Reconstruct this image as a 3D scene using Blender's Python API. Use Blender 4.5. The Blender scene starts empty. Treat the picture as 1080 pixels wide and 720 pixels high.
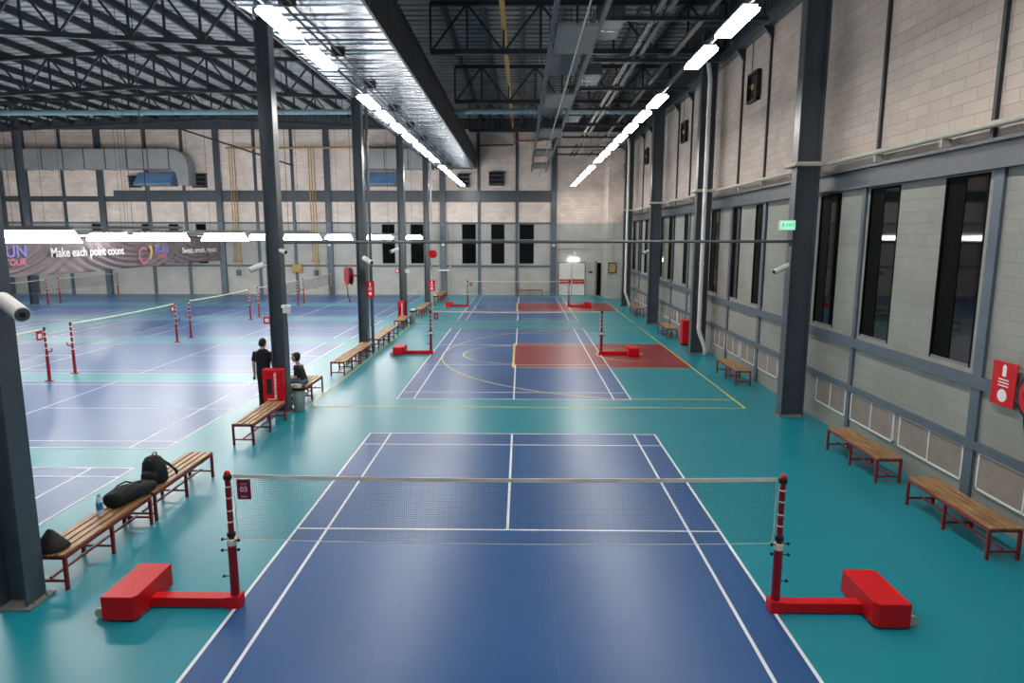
import bpy, math, random
from math import sin, cos, pi, radians, sqrt
from mathutils import Vector, Matrix
random.seed(7)
S = bpy.context.scene
COL = S.collection

# ------------------------------------------------------------------ camera, world, exposure
cam_d = bpy.data.cameras.new('camera'); cam = bpy.data.objects.new('camera', cam_d); COL.objects.link(cam)
cam_d.sensor_width = 36.0; cam_d.lens = 695.89 / 1080 * 36.0; cam_d.clip_end = 200
PITCH, YAW, ROLL = .1565, -.0140, .0016
fw = Vector((sin(YAW) * cos(PITCH), cos(YAW) * cos(PITCH), -sin(PITCH)))
rt = Vector((cos(YAW), -sin(YAW), 0)); up = rt.cross(fw)
r2 = rt * cos(ROLL) + up * sin(ROLL); u2 = up * cos(ROLL) - rt * sin(ROLL)
mw = Matrix((r2, u2, -fw)).transposed().to_4x4(); mw.translation = (.1857, -6.9148, 4.1427)
cam.matrix_world = mw
S.camera = cam
wd = bpy.data.worlds.new('night'); S.world = wd; wd.use_nodes = True
wd.node_tree.nodes['Background'].inputs[0].default_value = (.02, .025, .035, 1)
wd.node_tree.nodes['Background'].inputs[1].default_value = .3
S.view_settings.view_transform = 'Standard'; S.view_settings.look = 'None'
S.view_settings.exposure = 0.0; S.view_settings.gamma = 1.0; S.view_settings.use_curve_mapping = False
LIGHT_HIGH = 49.0      # court lights 7.6 m up
LIGHT_LOW = 39.0       # light rows of the side hall, 4.2 m up
try:
    S.cycles.use_denoising = True; S.cycles.max_bounces = 8; S.cycles.diffuse_bounces = 5
    S.cycles.glossy_bounces = 4; S.cycles.sample_clamp_indirect = 8.0; S.cycles.caustics_reflective = False
except Exception:
    pass

# ------------------------------------------------------------------ helpers
def lin(c):
    return tuple(((v / 255) / 12.92 if v / 255 <= .04045 else ((v / 255 + .055) / 1.055) ** 2.4) for v in c)

def pm(name, rgb, rough=.5, metal=0.0, var=.12, scale=4.0, spec=.5, emit=None, strength=0.0, bump=0.0):
    """plain procedural material: base colour with a little noise"""
    m = bpy.data.materials.new(name); m.use_nodes = True
    nt = m.node_tree; b = nt.nodes['Principled BSDF']
    c = lin(rgb)
    b.inputs['Roughness'].default_value = rough; b.inputs['Metallic'].default_value = metal
    b.inputs['Specular IOR Level'].default_value = spec
    tc = nt.nodes.new('ShaderNodeTexCoord'); nz = nt.nodes.new('ShaderNodeTexNoise')
    nz.inputs['Scale'].default_value = scale; nz.inputs['Detail'].default_value = 4
    nt.links.new(tc.outputs['Object'], nz.inputs['Vector'])
    rp = nt.nodes.new('ShaderNodeValToRGB')
    rp.color_ramp.elements[0].position = .3; rp.color_ramp.elements[1].position = .7
    rp.color_ramp.elements[0].color = tuple(v * (1 - var) for v in c) + (1,)
    rp.color_ramp.elements[1].color = tuple(min(1, v * (1 + var)) for v in c) + (1,)
    nt.links.new(nz.outputs['Fac'], rp.inputs['Fac']); nt.links.new(rp.outputs['Color'], b.inputs['Base Color'])
    if bump:
        bp = nt.nodes.new('ShaderNodeBump'); bp.inputs['Strength'].default_value = bump; bp.inputs['Distance'].default_value = .01
        nt.links.new(nz.outputs['Fac'], bp.inputs['Height']); nt.links.new(bp.outputs['Normal'], b.inputs['Normal'])
    if emit:
        b.inputs['Emission Color'].default_value = lin(emit) + (1,); b.inputs['Emission Strength'].default_value = strength
    return m

def block_wall(name, axis, split, low, high, bw=.6, bh=.2):
    """concrete blocks, painted grey below `split` metres; axis = world axis the wall runs along"""
    m = bpy.data.materials.new(name); m.use_nodes = True
    nt = m.node_tree; N = nt.nodes.new; L = nt.links.new; b = nt.nodes['Principled BSDF']
    b.inputs['Roughness'].default_value = .75; b.inputs['Specular IOR Level'].default_value = .3
    g = N('ShaderNodeTexCoord'); sp = N('ShaderNodeSeparateXYZ'); L(g.outputs['Object'], sp.inputs[0])
    cb = N('ShaderNodeCombineXYZ'); L(sp.outputs[axis], cb.inputs['X']); L(sp.outputs['Z'], cb.inputs['Y'])
    def bricks(c, mort, var):
        t = N('ShaderNodeTexBrick'); L(cb.outputs[0], t.inputs['Vector'])
        c = lin(c)
        t.inputs['Color1'].default_value = tuple(v * (1 + var) for v in c) + (1,)
        t.inputs['Color2'].default_value = tuple(v * (1 - var) for v in c) + (1,)
        t.inputs['Mortar'].default_value = tuple(v * mort for v in c) + (1,)
        t.inputs['Scale'].default_value = 1.0; t.inputs['Mortar Size'].default_value = .008
        t.inputs['Brick Width'].default_value = bw; t.inputs['Row Height'].default_value = bh
        return t
    lo = bricks(low, .86, .03); hi = bricks(high, .72, .07)
    gt = N('ShaderNodeMath'); gt.operation = 'GREATER_THAN'; gt.inputs[1].default_value = split; L(sp.outputs['Z'], gt.inputs[0])
    mx = N('ShaderNodeMix'); mx.data_type = 'RGBA'; L(gt.outputs[0], mx.inputs[0])
    L(lo.outputs['Color'], mx.inputs[6]); L(hi.outputs['Color'], mx.inputs[7])
    nz = N('ShaderNodeTexNoise'); nz.inputs['Scale'].default_value = 1.1; nz.inputs['Detail'].default_value = 6
    L(g.outputs['Object'], nz.inputs['Vector'])
    mr = N('ShaderNodeMapRange'); mr.inputs[1].default_value = .3; mr.inputs[2].default_value = .7
    mr.inputs[3].default_value = .88; mr.inputs[4].default_value = 1.08; L(nz.outputs['Fac'], mr.inputs[0])
    ml = N('ShaderNodeMix'); ml.data_type = 'RGBA'; ml.blend_type = 'MULTIPLY'; ml.inputs[0].default_value = 1
    L(mx.outputs[2], ml.inputs[6]); L(mr.outputs[0], ml.inputs[7]); L(ml.outputs[2], b.inputs['Base Color'])
    bp = N('ShaderNodeBump'); bp.inputs['Strength'].default_value = .35; bp.inputs['Distance'].default_value = .01
    L(hi.outputs['Fac'], bp.inputs['Height']); bp.invert = True; L(bp.outputs['Normal'], b.inputs['Normal'])
    return m

class MB:
    """collects shapes in world coordinates and links them as ONE mesh object"""
    def __init__(s): s.v = []; s.f = []
    def add(s, vs, fs):
        n = len(s.v); s.v += [tuple(v) for v in vs]; s.f += [tuple(i + n for i in f) for f in fs]; return s
    def box(s, x0, y0, z0, x1, y1, z1, m=None):
        vs = [(x, y, z) for z in (z0, z1) for y in (y0, y1) for x in (x0, x1)]
        if m is not None: vs = [m @ Vector(v) for v in vs]
        return s.add(vs, [(0, 2, 3, 1), (4, 5, 7, 6), (0, 1, 5, 4), (2, 6, 7, 3), (0, 4, 6, 2), (1, 3, 7, 5)])
    def quad(s, *p): return s.add(p, [(0, 1, 2, 3)])
    def bar(s, a, b, w, h=None, upv=(0, 0, 1)):
        h = w if h is None else h
        a = Vector(a); b = Vector(b); d = (b - a); l = d.length; d.normalize()
        u = Vector(upv)
        if abs(d.dot(u)) > .98: u = Vector((0, 1, 0))
        x = d.cross(u).normalized(); u = x.cross(d)
        vs = []
        for p in (a, b):
            for sx, sy in ((-1, -1), (1, -1), (1, 1), (-1, 1)): vs.append(p + x * sx * w / 2 + u * sy * h / 2)
        return s.add(vs, [(0, 1, 2, 3), (7, 6, 5, 4), (0, 4, 5, 1), (1, 5, 6, 2), (2, 6, 7, 3), (3, 7, 4, 0)])
    def cyl(s, a, b, r, r1=None, n=12):
        return s.tube([a, b], [r, r if r1 is None else r1], n)
    def tube(s, pts, r, n=8, caps=True):
        pts = [Vector(p) for p in pts]; k = len(pts)
        rs = r if isinstance(r, (list, tuple)) else [r] * k
        vs = []; prev = None
        for i, p in enumerate(pts):
            d = (pts[min(i + 1, k - 1)] - pts[max(i - 1, 0)]).normalized()
            u = prev if prev is not None else (Vector((0, 0, 1)) if abs(d.z) < .9 else Vector((0, 1, 0)))
            x = d.cross(u)
            if x.length < 1e-4: x = d.orthogonal()
            x.normalize(); u = x.cross(d).normalized(); prev = u
            for j in range(n):
                t = 2 * pi * j / n; vs.append(p + (x * cos(t) + u * sin(t)) * rs[i])
        fs = [(i * n + j, i * n + (j + 1) % n, (i + 1) * n + (j + 1) % n, (i + 1) * n + j) for i in range(k - 1) for j in range(n)]
        if caps: fs += [tuple(reversed(range(n))), tuple(range((k - 1) * n, k * n))]
        return s.add(vs, fs)
    def prism(s, prof, axis, a, b):
        """extrude a closed 2-D profile along x, y or z"""
        n = len(prof); vs = []
        for t in (a, b):
            for p, q in prof: vs.append({'x': (t, p, q), 'y': (p, t, q), 'z': (p, q, t)}[axis])
        fs = [tuple(range(n)), tuple(reversed(range(n, 2 * n)))] + [(i, i + n, (i + 1) % n + n, (i + 1) % n) for i in range(n)]
        return s.add(vs, fs)
    def lathe(s, c, prof, n=20):
        vs = []; k = len(prof)
        for r, z in prof:
            for j in range(n):
                t = 2 * pi * j / n; vs.append((c[0] + r * cos(t), c[1] + r * sin(t), c[2] + z))
        fs = [(i * n + j, i * n + (j + 1) % n, (i + 1) * n + (j + 1) % n, (i + 1) * n + j) for i in range(k - 1) for j in range(n)]
        fs += [tuple(reversed(range(n))), tuple(range((k - 1) * n, k * n))]
        return s.add(vs, fs)
    def ell(s, c, r, m=None, n=12, k=8):
        vs = []; fs = []
        for i in range(k + 1):
            a = pi * i / k
            for j in range(n):
                t = 2 * pi * j / n; v = Vector((r[0] * sin(a) * cos(t), r[1] * sin(a) * sin(t), r[2] * cos(a)))
                if m is not None: v = m @ v
                vs.append(v + Vector(c))
        for i in range(k):
            for j in range(n): fs.append((i * n + j, (i + 1) * n + j, (i + 1) * n + (j + 1) % n, i * n + (j + 1) % n))
        return s.add(vs, fs)
    def build(s, name, mat, parent=None, smooth=False, bevel=0.0, label=None):
        o0 = Vector((0, 0, 0)); p = parent
        while p is not None: o0 = o0 + Vector(p.location); p = p.parent
        me = bpy.data.meshes.new(name)
        me.from_pydata([tuple(Vector(v) - o0) for v in s.v], [], s.f); me.update()
        me.materials.append(mat)
        o = bpy.data.objects.new(name, me); COL.objects.link(o)
        if parent is not None: o.parent = parent
        if smooth:
            me.polygons.foreach_set('use_smooth', [True] * len(me.polygons))
        if bevel:
            b = o.modifiers.new('bevel', 'BEVEL'); b.width = bevel; b.segments = 2; b.limit_method = 'ANGLE'
        if label: o['label'] = label
        return o

def tag(o, label, cat, group=None, kind=None):
    o['label'] = label; o['category'] = cat
    if group: o['group'] = group
    if kind: o['kind'] = kind
    return o

def struct(o): o['kind'] = 'structure'; return o

def thing(name, label, cat, loc=(0, 0, 0), group=None):
    o = bpy.data.objects.new(name, None); COL.objects.link(o); o.location = loc; o.empty_display_size = .1
    return tag(o, label, cat, group)

def copy_tree(o, parent=None):
    c = o.copy(); COL.objects.link(c)
    if parent is not None: c.parent = parent
    for ch in list(o.children): copy_tree(ch, c)
    return c

def place(proto, first, loc, rz, label, group=None):
    o = proto if first else copy_tree(proto)
    o.location = loc; o.rotation_euler = (0, 0, rz); o['label'] = label
    if group: o['group'] = group
    return o

def text_part(name, s, size, mat, parent, m, depth=.004, bold=0.0, align='CENTER'):
    """lettering as a mesh; m maps the text's own x,y,z into the world"""
    cu = bpy.data.curves.new(name, 'FONT'); cu.body = s; cu.size = size; cu.extrude = depth; cu.align_x = align; cu.align_y = 'CENTER'
    cu.offset = bold; cu.resolution_u = 3
    t = bpy.data.objects.new(name, cu); COL.objects.link(t)
    dg = bpy.context.evaluated_depsgraph_get(); dg.update()
    me = bpy.data.meshes.new_from_object(t.evaluated_get(dg))
    bpy.data.objects.remove(t); bpy.data.curves.remove(cu)
    b = MB(); b.add([m @ v.co for v in me.vertices], [tuple(p.vertices) for p in me.polygons]); bpy.data.meshes.remove(me)
    return b.build(name, mat, parent)

def axes(o, x, y, z):
    m = Matrix((Vector(x), Vector(y), Vector(z))).transposed().to_4x4(); m.translation = o; return m

ORD = ['', 'second', 'third', 'fourth', 'fifth', 'sixth', 'seventh', 'eighth', 'ninth', 'tenth', 'eleventh', 'twelfth', 'thirteenth', 'fourteenth', 'fifteenth',
       'sixteenth', 'seventeenth', 'eighteenth', 'nineteenth', 'twentieth']

# ------------------------------------------------------------------ materials
TEAL = pm('teal_vinyl', (10, 132, 148), rough=.33, var=.05, scale=.7, spec=.5)
BLUE = pm('blue_vinyl', (40, 86, 140), rough=.33, var=.05, scale=.7, spec=.5)
REDV = pm('red_vinyl', (128, 34, 44), rough=.33, var=.05, scale=.7)
WHITE_L = pm('white_line_paint', (232, 236, 240), rough=.4, var=.03)
YELL_L = pm('yellow_line_paint', (214, 196, 96), rough=.4, var=.05)
STEEL = pm('slate_steel_paint', (66, 74, 82), rough=.32, var=.12, scale=2.0, spec=.6)
STEEL_D = pm('dark_roof_steel', (40, 45, 50), rough=.5, var=.15, scale=2.0)
STEEL_LIT = pm('lit_slate_steel_paint', (86, 98, 110), rough=.5, var=.12, scale=3.0)  # slate steel paint with the light on lower rails and studs put into its colour
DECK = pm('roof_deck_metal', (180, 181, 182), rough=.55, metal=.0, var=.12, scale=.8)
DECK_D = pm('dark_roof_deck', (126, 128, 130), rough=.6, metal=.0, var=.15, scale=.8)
DUCTM = pm('duct_sheet', (158, 160, 162), rough=.45, metal=.35, var=.14, scale=.6)
GALV = pm('galvanised_sheet', (142, 149, 158), rough=.26, metal=.9, var=.14, scale=1.3)
GALV_D = pm('dull_galvanised_sheet', (96, 102, 110), rough=.5, metal=.6, var=.2, scale=1.3)
CLAD_D = pm('dark_cladding', (64, 68, 74), rough=.55, var=.15, scale=1.0)
WALL_R = block_wall('side_block_wall', 'Y', 5.3, (150, 150, 143), (188, 175, 164))
WALL_F = block_wall('end_block_wall', 'X', 5.13, (180, 180, 174), (228, 213, 203), bw=.45)
WALL_P = pm('plain_grey_wall', (150, 150, 148), rough=.8, var=.05)
GLASS = pm('night_glass', (7, 8, 10), rough=.04, var=.05, spec=.35)
BLACK = pm('matte_black', (7, 7, 8), rough=.7, var=.1, spec=.08)  # stands in for dark window halves, reveals and the open door gap
FRAME = pm('window_frame_grey', (120, 122, 120), rough=.6)
LOUV = pm('louvre_tan', (132, 124, 116), rough=.6, var=.1)
WHITE = pm('white_plastic', (222, 222, 216), rough=.4, var=.04)
CREAM = pm('cream_pipe', (176, 172, 160), rough=.5, var=.08)
RED = pm('red_enamel', (204, 14, 24), rough=.45, var=.08, scale=6, spec=.3)
RED_D = pm('dark_red_post', (138, 16, 24), rough=.35, var=.1, scale=8)
RED_B = pm('bench_red_steel', (120, 28, 34), rough=.45, var=.1, scale=8)
MAROON = pm('maroon_plate', (128, 14, 52), rough=.4, var=.05)
PINK = pm('pale_pink_print', (236, 196, 208), rough=.5, var=.03)
BLK = pm('black_rubber', (16, 16, 17), rough=.6, var=.2, scale=10)
CLOTHB = pm('black_nylon', (9, 9, 10), rough=.75, var=.3, scale=20, bump=.3)
NET = pm('net_cord', (44, 40, 40), rough=.8)
TAPE = pm('white_net_tape', (222, 214, 202), rough=.7)
PALE = pm('pale_print', (235, 235, 235), rough=.5, var=.02)
TEALP = pm('teal_pipe_paint', (122, 156, 166), rough=.4, var=.08)
YPIPE = pm('ochre_pipe_paint', (176, 136, 70), rough=.5, var=.12)
OPIPE = pm('orange_pipe_paint', (150, 70, 40), rough=.5, var=.12)
TAN = pm('tan_face', (168, 150, 98), rough=.5, var=.15, scale=6)
BINM = pm('grey_bin_plastic', (120, 136, 138), rough=.45, var=.06)
BLUEM = pm('blue_hood', (108, 150, 198), rough=.35, var=.15, scale=1.5)
NAVY = pm('navy_cotton', (17, 19, 32), rough=.9, var=.2, scale=12)
TROUS = pm('black_cotton', (16, 16, 19), rough=.9, var=.2, scale=12)
DENIM = pm('grey_blue_shorts', (92, 106, 120), rough=.9, var=.2, scale=12)
SKIN = pm('skin', (196, 152, 128), rough=.55, var=.05, scale=10)
HAIR = pm('dark_hair', (18, 15, 14), rough=.6, var=.3, scale=30)
LIP = pm('lip', (160, 96, 88), rough=.5)
LAMP_HI = pm('lamp_diffuser', (255, 255, 255), rough=.5, var=0, emit=(255, 251, 246), strength=LIGHT_HIGH)
LAMP_LO = pm('low_lamp_diffuser', (255, 255, 255), rough=.5, var=0, emit=(255, 252, 248), strength=LIGHT_LOW)
LAMP_EX = pm('exit_lamp', (255, 255, 255), rough=.5, var=0, emit=(250, 252, 250), strength=6)
EXITG = pm('exit_green', (190, 240, 215), rough=.4, var=.03, emit=(150, 255, 205), strength=.75)
EXITD = pm('exit_dark_green', (20, 120, 80), rough=.4, emit=(20, 140, 90), strength=.4)
BIND = pm('blind_fabric', (124, 112, 114), rough=.75, var=.12, scale=1.5)

def wood():
    m = bpy.data.materials.new('bench_wood'); m.use_nodes = True
    nt = m.node_tree; N = nt.nodes.new; L = nt.links.new; b = nt.nodes['Principled BSDF']
    tc = N('ShaderNodeTexCoord'); mp = N('ShaderNodeMapping'); mp.inputs['Scale'].default_value = (22, 1.6, 22)
    L(tc.outputs['Object'], mp.inputs['Vector'])
    nz = N('ShaderNodeTexNoise'); nz.inputs['Scale'].default_value = 1.5; nz.inputs['Detail'].default_value = 8; L(mp.outputs[0], nz.inputs['Vector'])
    rp = N('ShaderNodeValToRGB'); rp.color_ramp.elements[0].position = .3; rp.color_ramp.elements[1].position = .72
    rp.color_ramp.elements[0].color = lin((112, 76, 46)) + (1,); rp.color_ramp.elements[1].color = lin((190, 148, 100)) + (1,)
    L(nz.outputs['Fac'], rp.inputs['Fac']); L(rp.outputs['Color'], b.inputs['Base Color'])
    b.inputs['Roughness'].default_value = .45
    return m
WOOD = wood()

# ------------------------------------------------------------------ room shell
XL, XR, YN, YF = -38.0, 7.05, -9.0, 41.0
floor = struct(MB().box(XL - .3, YN - .3, -.2, XR + .6, YF + .6, 0).build('floor', TEAL))

def flat(b, x0, y0, x1, y1, z): b.quad((x0, y0, z), (x1, y0, z), (x1, y1, z), (x0, y1, z))

def court(cx, cy, along, label):
    """a 13.4 x 6.1 m badminton court: mat and lines, both parts of the floor"""
    def R(b, u0, v0, u1, v1, z):
        if along == 'y': flat(b, cx + min(v0, v1), cy + min(u0, u1), cx + max(v0, v1), cy + max(u0, u1), z)
        else: flat(b, cx + min(u0, u1), cy + min(v0, v1), cx + max(u0, u1), cy + max(v0, v1), z)
    m = MB(); R(m, -6.7, -3.05, 6.7, 3.05, .002); m.build('court_mat', BLUE, floor, label=label)
    l = MB(); w = .04; z = .006
    for s in (-1, 1):
        R(l, -6.7, s * 3.05, 6.7, s * 3.01, z); R(l, -6.7, s * 2.61, 6.7, s * 2.57, z + .0004)
        R(l, s * 6.7, -3.05, s * 6.66, 3.05, z + .0002); R(l, s * 5.94, -3.05, s * 5.90, 3.05, z + .0002)
        R(l, s * 1.98, -3.05, s * 2.02, 3.05, z + .0002)
        R(l, s * 2.0, -.02, s * 6.7, .02, z + .0006)
    l.build('court_line', WHITE_L, floor, label='white badminton court lines')

CY = [0.0, 16.4, 32.83]
SEAM = pm('mat_seam', (70, 98, 150), rough=.4)
for x in (-1.25, .56):
    b_ = MB(); flat(b_, x - .004, -6.66, x + .004, 6.66, .004); b_.build('mat_seam', SEAM, floor, label='faint pale seam in the blue court mat')
for i, y in enumerate(CY):
    court(0, y, 'y', ['blue court mat with the unmarked centre, next to the balcony', 'blue court mat with red key, in the middle of the hall', 'blue court mat with red key by the end wall'][i])
LY = [1.4, 8.6, 15.8, 23.0, 30.2, 37.4]
for cx in (-13.5, -29.0):
    for j, y in enumerate(LY): court(cx, y, 'x', 'blue court mat of the side hall')

def arc(b, cx, cy, r, a0, a1, z, w=.05, n=48):
    for i in range(n):
        t0 = a0 + (a1 - a0) * i / n; t1 = a0 + (a1 - a0) * (i + 1) / n
        b.quad((cx + (r - w / 2) * cos(t0), cy + (r - w / 2) * sin(t0), z), (cx + (r + w / 2) * cos(t0), cy + (r + w / 2) * sin(t0), z),
               (cx + (r + w / 2) * cos(t1), cy + (r + w / 2) * sin(t1), z), (cx + (r - w / 2) * cos(t1), cy + (r - w / 2) * sin(t1), z))
for y in CY[1:]:
    k = MB(); flat(k, -.08, y - 2.45, 5.7, y + 2.45, .004); k.build('basketball_key', REDV, floor, label='dark red basketball key')
    l = MB(); z = .0052; bx = 5.72
    flat(l, -5.1, y - 7.5, bx, y - 7.45, z); flat(l, -5.1, y + 7.45, bx, y + 7.5, z)
    flat(l, bx - .05, y - 7.45, bx, y + 7.45, z + .0002)
    flat(l, -5.1, y - 7.45, -5.05, y + 7.45, z + .0002)
    flat(l, -.11, y - 2.45, -.03, y + 2.45, z + .0004)
    flat(l, -.08, y - 2.47, bx, y - 2.42, z); flat(l, -.08, y + 2.42, bx, y + 2.47, z)
    th = math.asin(6.6 / 6.75)
    arc(l, bx - 1.575, y, 6.75, pi - th, pi + th, z + .0002, n=64)
    for s in (-1, 1): flat(l, bx - 1.575 - 6.75 * cos(th), y + s * 6.6 - .025, bx, y + s * 6.6 + .025, z)
    arc(l, -.08, y, 1.8, pi / 2, 3 * pi / 2, z + .0002, n=36)
    arc(l, bx - 1.575, y, 1.25, pi / 2, 3 * pi / 2, z + .0002, n=24)
    for s in (-1, 1): flat(l, bx - 1.575, y + s * 1.25 - .02, bx - 1.2, y + s * 1.25 + .02, z)
    l.build('basketball_line', YELL_L, floor, label='yellow basketball lines')

def holed_wall(name, mat, axis, fixed, inward, u0, u1, z0, z1, holes, depth=.14, thick=.25):
    """wall with rectangular openings: front skin, reveals and back skin in one mesh"""
    us = sorted({u0, u1} | {h[0] for h in holes} | {h[1] for h in holes}); zs = sorted({z0, z1} | {h[2] for h in holes} | {h[3] for h in holes})
    b = MB()
    P = (lambda u, z, d: (fixed - inward * d, u, z)) if axis == 'Y' else (lambda u, z, d: (u, fixed - inward * d, z))
    for i in range(len(us) - 1):
        for j in range(len(zs) - 1):
            um, zm = (us[i] + us[i + 1]) / 2, (zs[j] + zs[j + 1]) / 2
            if any(h[0] < um < h[1] and h[2] < zm < h[3] for h in holes): continue
            for d in (0, thick):
                b.quad(P(us[i], zs[j], d), P(us[i + 1], zs[j], d), P(us[i + 1], zs[j + 1], d), P(us[i], zs[j + 1], d))
    for a, c, e, f in holes:
        for p, q in (((a, e), (c, e)), ((c, e), (c, f)), ((c, f), (a, f)), ((a, f), (a, e))):
            b.quad(P(p[0], p[1], 0), P(q[0], q[1], 0), P(q[0], q[1], thick), P(p[0], p[1], thick))
    for p, q in (((u0, z0), (u1, z0)), ((u1, z0), (u1, z1)), ((u1, z1), (u0, z1)), ((u0, z1), (u0, z0))):
        b.quad(P(p[0], p[1], 0), P(q[0], q[1], 0), P(q[0], q[1], thick), P(p[0], p[1], thick))
    return struct(b.build(name, mat))

# side wall beside the courts
COLY = [8.35, 16.75, 25.0, 33.3]
RW = [(3.09, 4.12), (5.40, 6.45), (7.62, 8.62), (11.9, 12.86), (14.13, 15.2), (16.36, 17.4), (20.45, 21.4), (23.1, 24.3), (25.2, 26.25),
      (29.25, 30.3), (31.2, 32.3), (33.1, 34.3)]
wall_right = holed_wall('wall_right', WALL_R, 'Y', XR, -1, YN, YF, 0, 10.2, [(a, b, 2.18, 5.1) for a, b in RW])
for i, (a, b) in enumerate(RW):
    w = struct(MB().box(XR + .10, a, 2.18, XR + .14, b, 5.1).build('window_%d' % (i + 1), FRAME))
    m = a + (b - a) * .55
    MB().box(XR + .03, a + .05, 2.22, XR + .05, m, 5.06).build('pane', GLASS, w)
    MB().box(XR + .02, m, 2.22, XR + .06, b - .03, 5.06).build('dark_half', BLACK, w, label='black panel standing in for the dark window half')  # black panel stands in for the dark half of the window
    f = MB()
    f.box(XR - .005, a, 2.18, XR + .1, a + .04, 5.1).box(XR - .005, b - .04, 2.18, XR + .1, b, 5.1).box(XR - .005, a, 5.06, XR + .1, b, 5.1)
    f.build('window_frame', BLACK, w)  # black boxes cover the reveals to make them dark
    MB().box(XR + .0, a, 2.18, XR + .1, b, 2.225).build('window_sill', FRAME, w)
BAY = [0.0] + COLY
r = MB().box(XR - .07, YN, 1.92, XR, YF, 2.1).build('wall_girt', STEEL_LIT, wall_right, label='slate steel rail under the windows, lightened as if lit')
r = MB().box(XR - .06, YN, .99, XR, YF, 1.12).build('wall_girt', STEEL_LIT, wall_right, label='slate steel rail above the vents, lightened as if lit')
bb = MB().prism([(XR - .16, 5.12), (XR - .16, 5.16), (XR - .03, 5.16), (XR - .03, 5.5), (XR - .16, 5.5), (XR - .16, 5.55), (XR, 5.55), (XR, 5.12)], 'y', YN, YF)
bb.build('wall_beam', STEEL, wall_right, label='steel channel beam above the windows')
eb = MB().prism([(XR - .22, 9.85), (XR - .22, 9.9), (XR - .04, 9.9), (XR - .04, 10.15), (XR - .22, 10.15), (XR - .22, 10.2), (XR, 10.2), (XR, 9.85)], 'y', YN, YF)
eb.build('eave_beam', STEEL, wall_right)
for c in BAY:
    for d, wl, wu in ((3.7 - .85, .2, .07), (6.6 - .0, .12, .07)):
        y = (c + d) if c == 0 else c + (3.7 if d < 4 else 6.6)
        if y > YF - .5: continue
        MB().box(XR - .05, y - wl / 2, 0, XR, y + wl / 2, 5.12).build('wall_stud', STEEL_LIT, wall_right)
        yu = y + .25 if d < 4 else y - .35
        s = MB().box(XR - .06, yu - wu / 2, 5.55, XR, yu + wu / 2, 9.85)
        s.prism([(XR - .04, 9.5), (XR - .3, 9.85), (XR, 9.85), (XR, 9.5)], 'y', yu - .05, yu + .05)
        s.build('wall_stud', STEEL_D if wu < .1 else STEEL, wall_right)
    pos = [(.75, 2.65), (2.98, 4.72), (4.9, 6.5), (6.72, 8.1)] if c == 0 else [(.5, 1.95), (2.1, 3.55), (3.85, 5.1), (5.25, 6.5), (6.75, 7.9)]
    for a, b in pos:
        a += c; b += c
        if b > YF - 2.5: continue
        f = MB().box(XR - .035, a, .42, XR, a + .03, 1.0).box(XR - .035, b - .03, .42, XR, b, 1.0).box(XR - .035, a, .97, XR, b, 1.0).box(XR - .035, a, .42, XR, b, .45)
        f.box(XR - .035, (a + b) / 2 - .012, .42, XR, (a + b) / 2 + .012, 1.0)
        fr = f.build('vent_frame', PALE, wall_right, label='white frame of a low wall vent')
        sl = MB().box(XR - .012, a + .03, .45, XR - .004, b - .03, .97)
        k = 14
        for i in range(k):
            z = .455 + i * .036; sl.prism([(XR - .03, z), (XR - .012, z + .03), (XR - .012, z + .034), (XR - .03, z + .006)], 'y', a + .03, b - .03)
        sl.build('vent_louvre', LOUV, wall_right)
# dark ribbed cladding above the side wall
def ribbed(b, axis, fixed, u0, u1, z0, z1, pitch=.3, d=.04, s=1):
    """vertical-ribbed sheet"""
    n = int((u1 - u0) / pitch); prof = []
    for i in range(n + 1):
        u = u0 + i * pitch
        for du, dd in ((0, 0), (pitch * .6, 0), (pitch * .68, d), (pitch * .92, d)):
            if u + du <= u1: prof.append((u + du, dd))
    prof.append((u1, 0))
    for (a, da), (c, dc) in zip(prof, prof[1:]):
        if axis == 'y': b.quad((fixed + s * da, a, z0), (fixed + s * dc, c, z0), (fixed + s * dc, c, z1), (fixed + s * da, a, z1))
        else: b.quad((a, fixed + s * da, z0), (c, fixed + s * dc, z0), (c, fixed + s * dc, z1), (a, fixed + s * da, z1))
b = MB(); ribbed(b, 'y', XR + .1, YN, YF, 10.2, 12.9, s=-1); b.box(XR + .12, YN, 10.2, XR + .2, YF, 12.9)
b.build('cladding', CLAD_D, wall_right, label='dark ribbed cladding above the block wall')

# end wall
FW = [(-30.88, -30.15), (-27.25, -26.5), (-25.28, -24.55), (-23.3, -22.55), (-9.86, -8.92), (-7.8, -6.85), (-4.1, -3.08), (-2.0, -1.03), (.03, 1.08)]
wall_far = holed_wall('wall_far', WALL_F, 'X', YF, -1, XL, XR, 0, 14.0, [(a, b, 2.25, 5.07) for a, b in FW])
for i, (a, b) in enumerate(FW):
    w = struct(MB().box(a, YF + .10, 2.25, b, YF + .14, 5.07).build('window_%d' % (i + 13), FRAME))
    MB().box(a + .03, YF + .05, 2.28, b - .03, YF + .09, 3.95).build('pane', GLASS, w)
    MB().box(a + .03, YF + .05, 4.0, b - .03, YF + .09, 5.04).build('pane', GLASS, w)
    MB().box(a, YF + .03, 3.94, b, YF + .1, 4.01).build('window_frame', FRAME, w)
for n, (z0, z1, x0, x1, m) in enumerate([(2.02, 2.16, XL, 2.35, STEEL_LIT), (5.08, 5.2, XL, 2.35, STEEL_LIT), (6.62, 7.41, -29.0, 2.35, STEEL), (6.62, 7.0, XL, -29.0, STEEL)]):
    MB().box(x0, YF - .08, z0, x1, YF, z1).build('wall_girt', m, wall_far, label='steel rail across the end wall' if n < 2 else 'deep dark steel band across the end wall')
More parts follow.
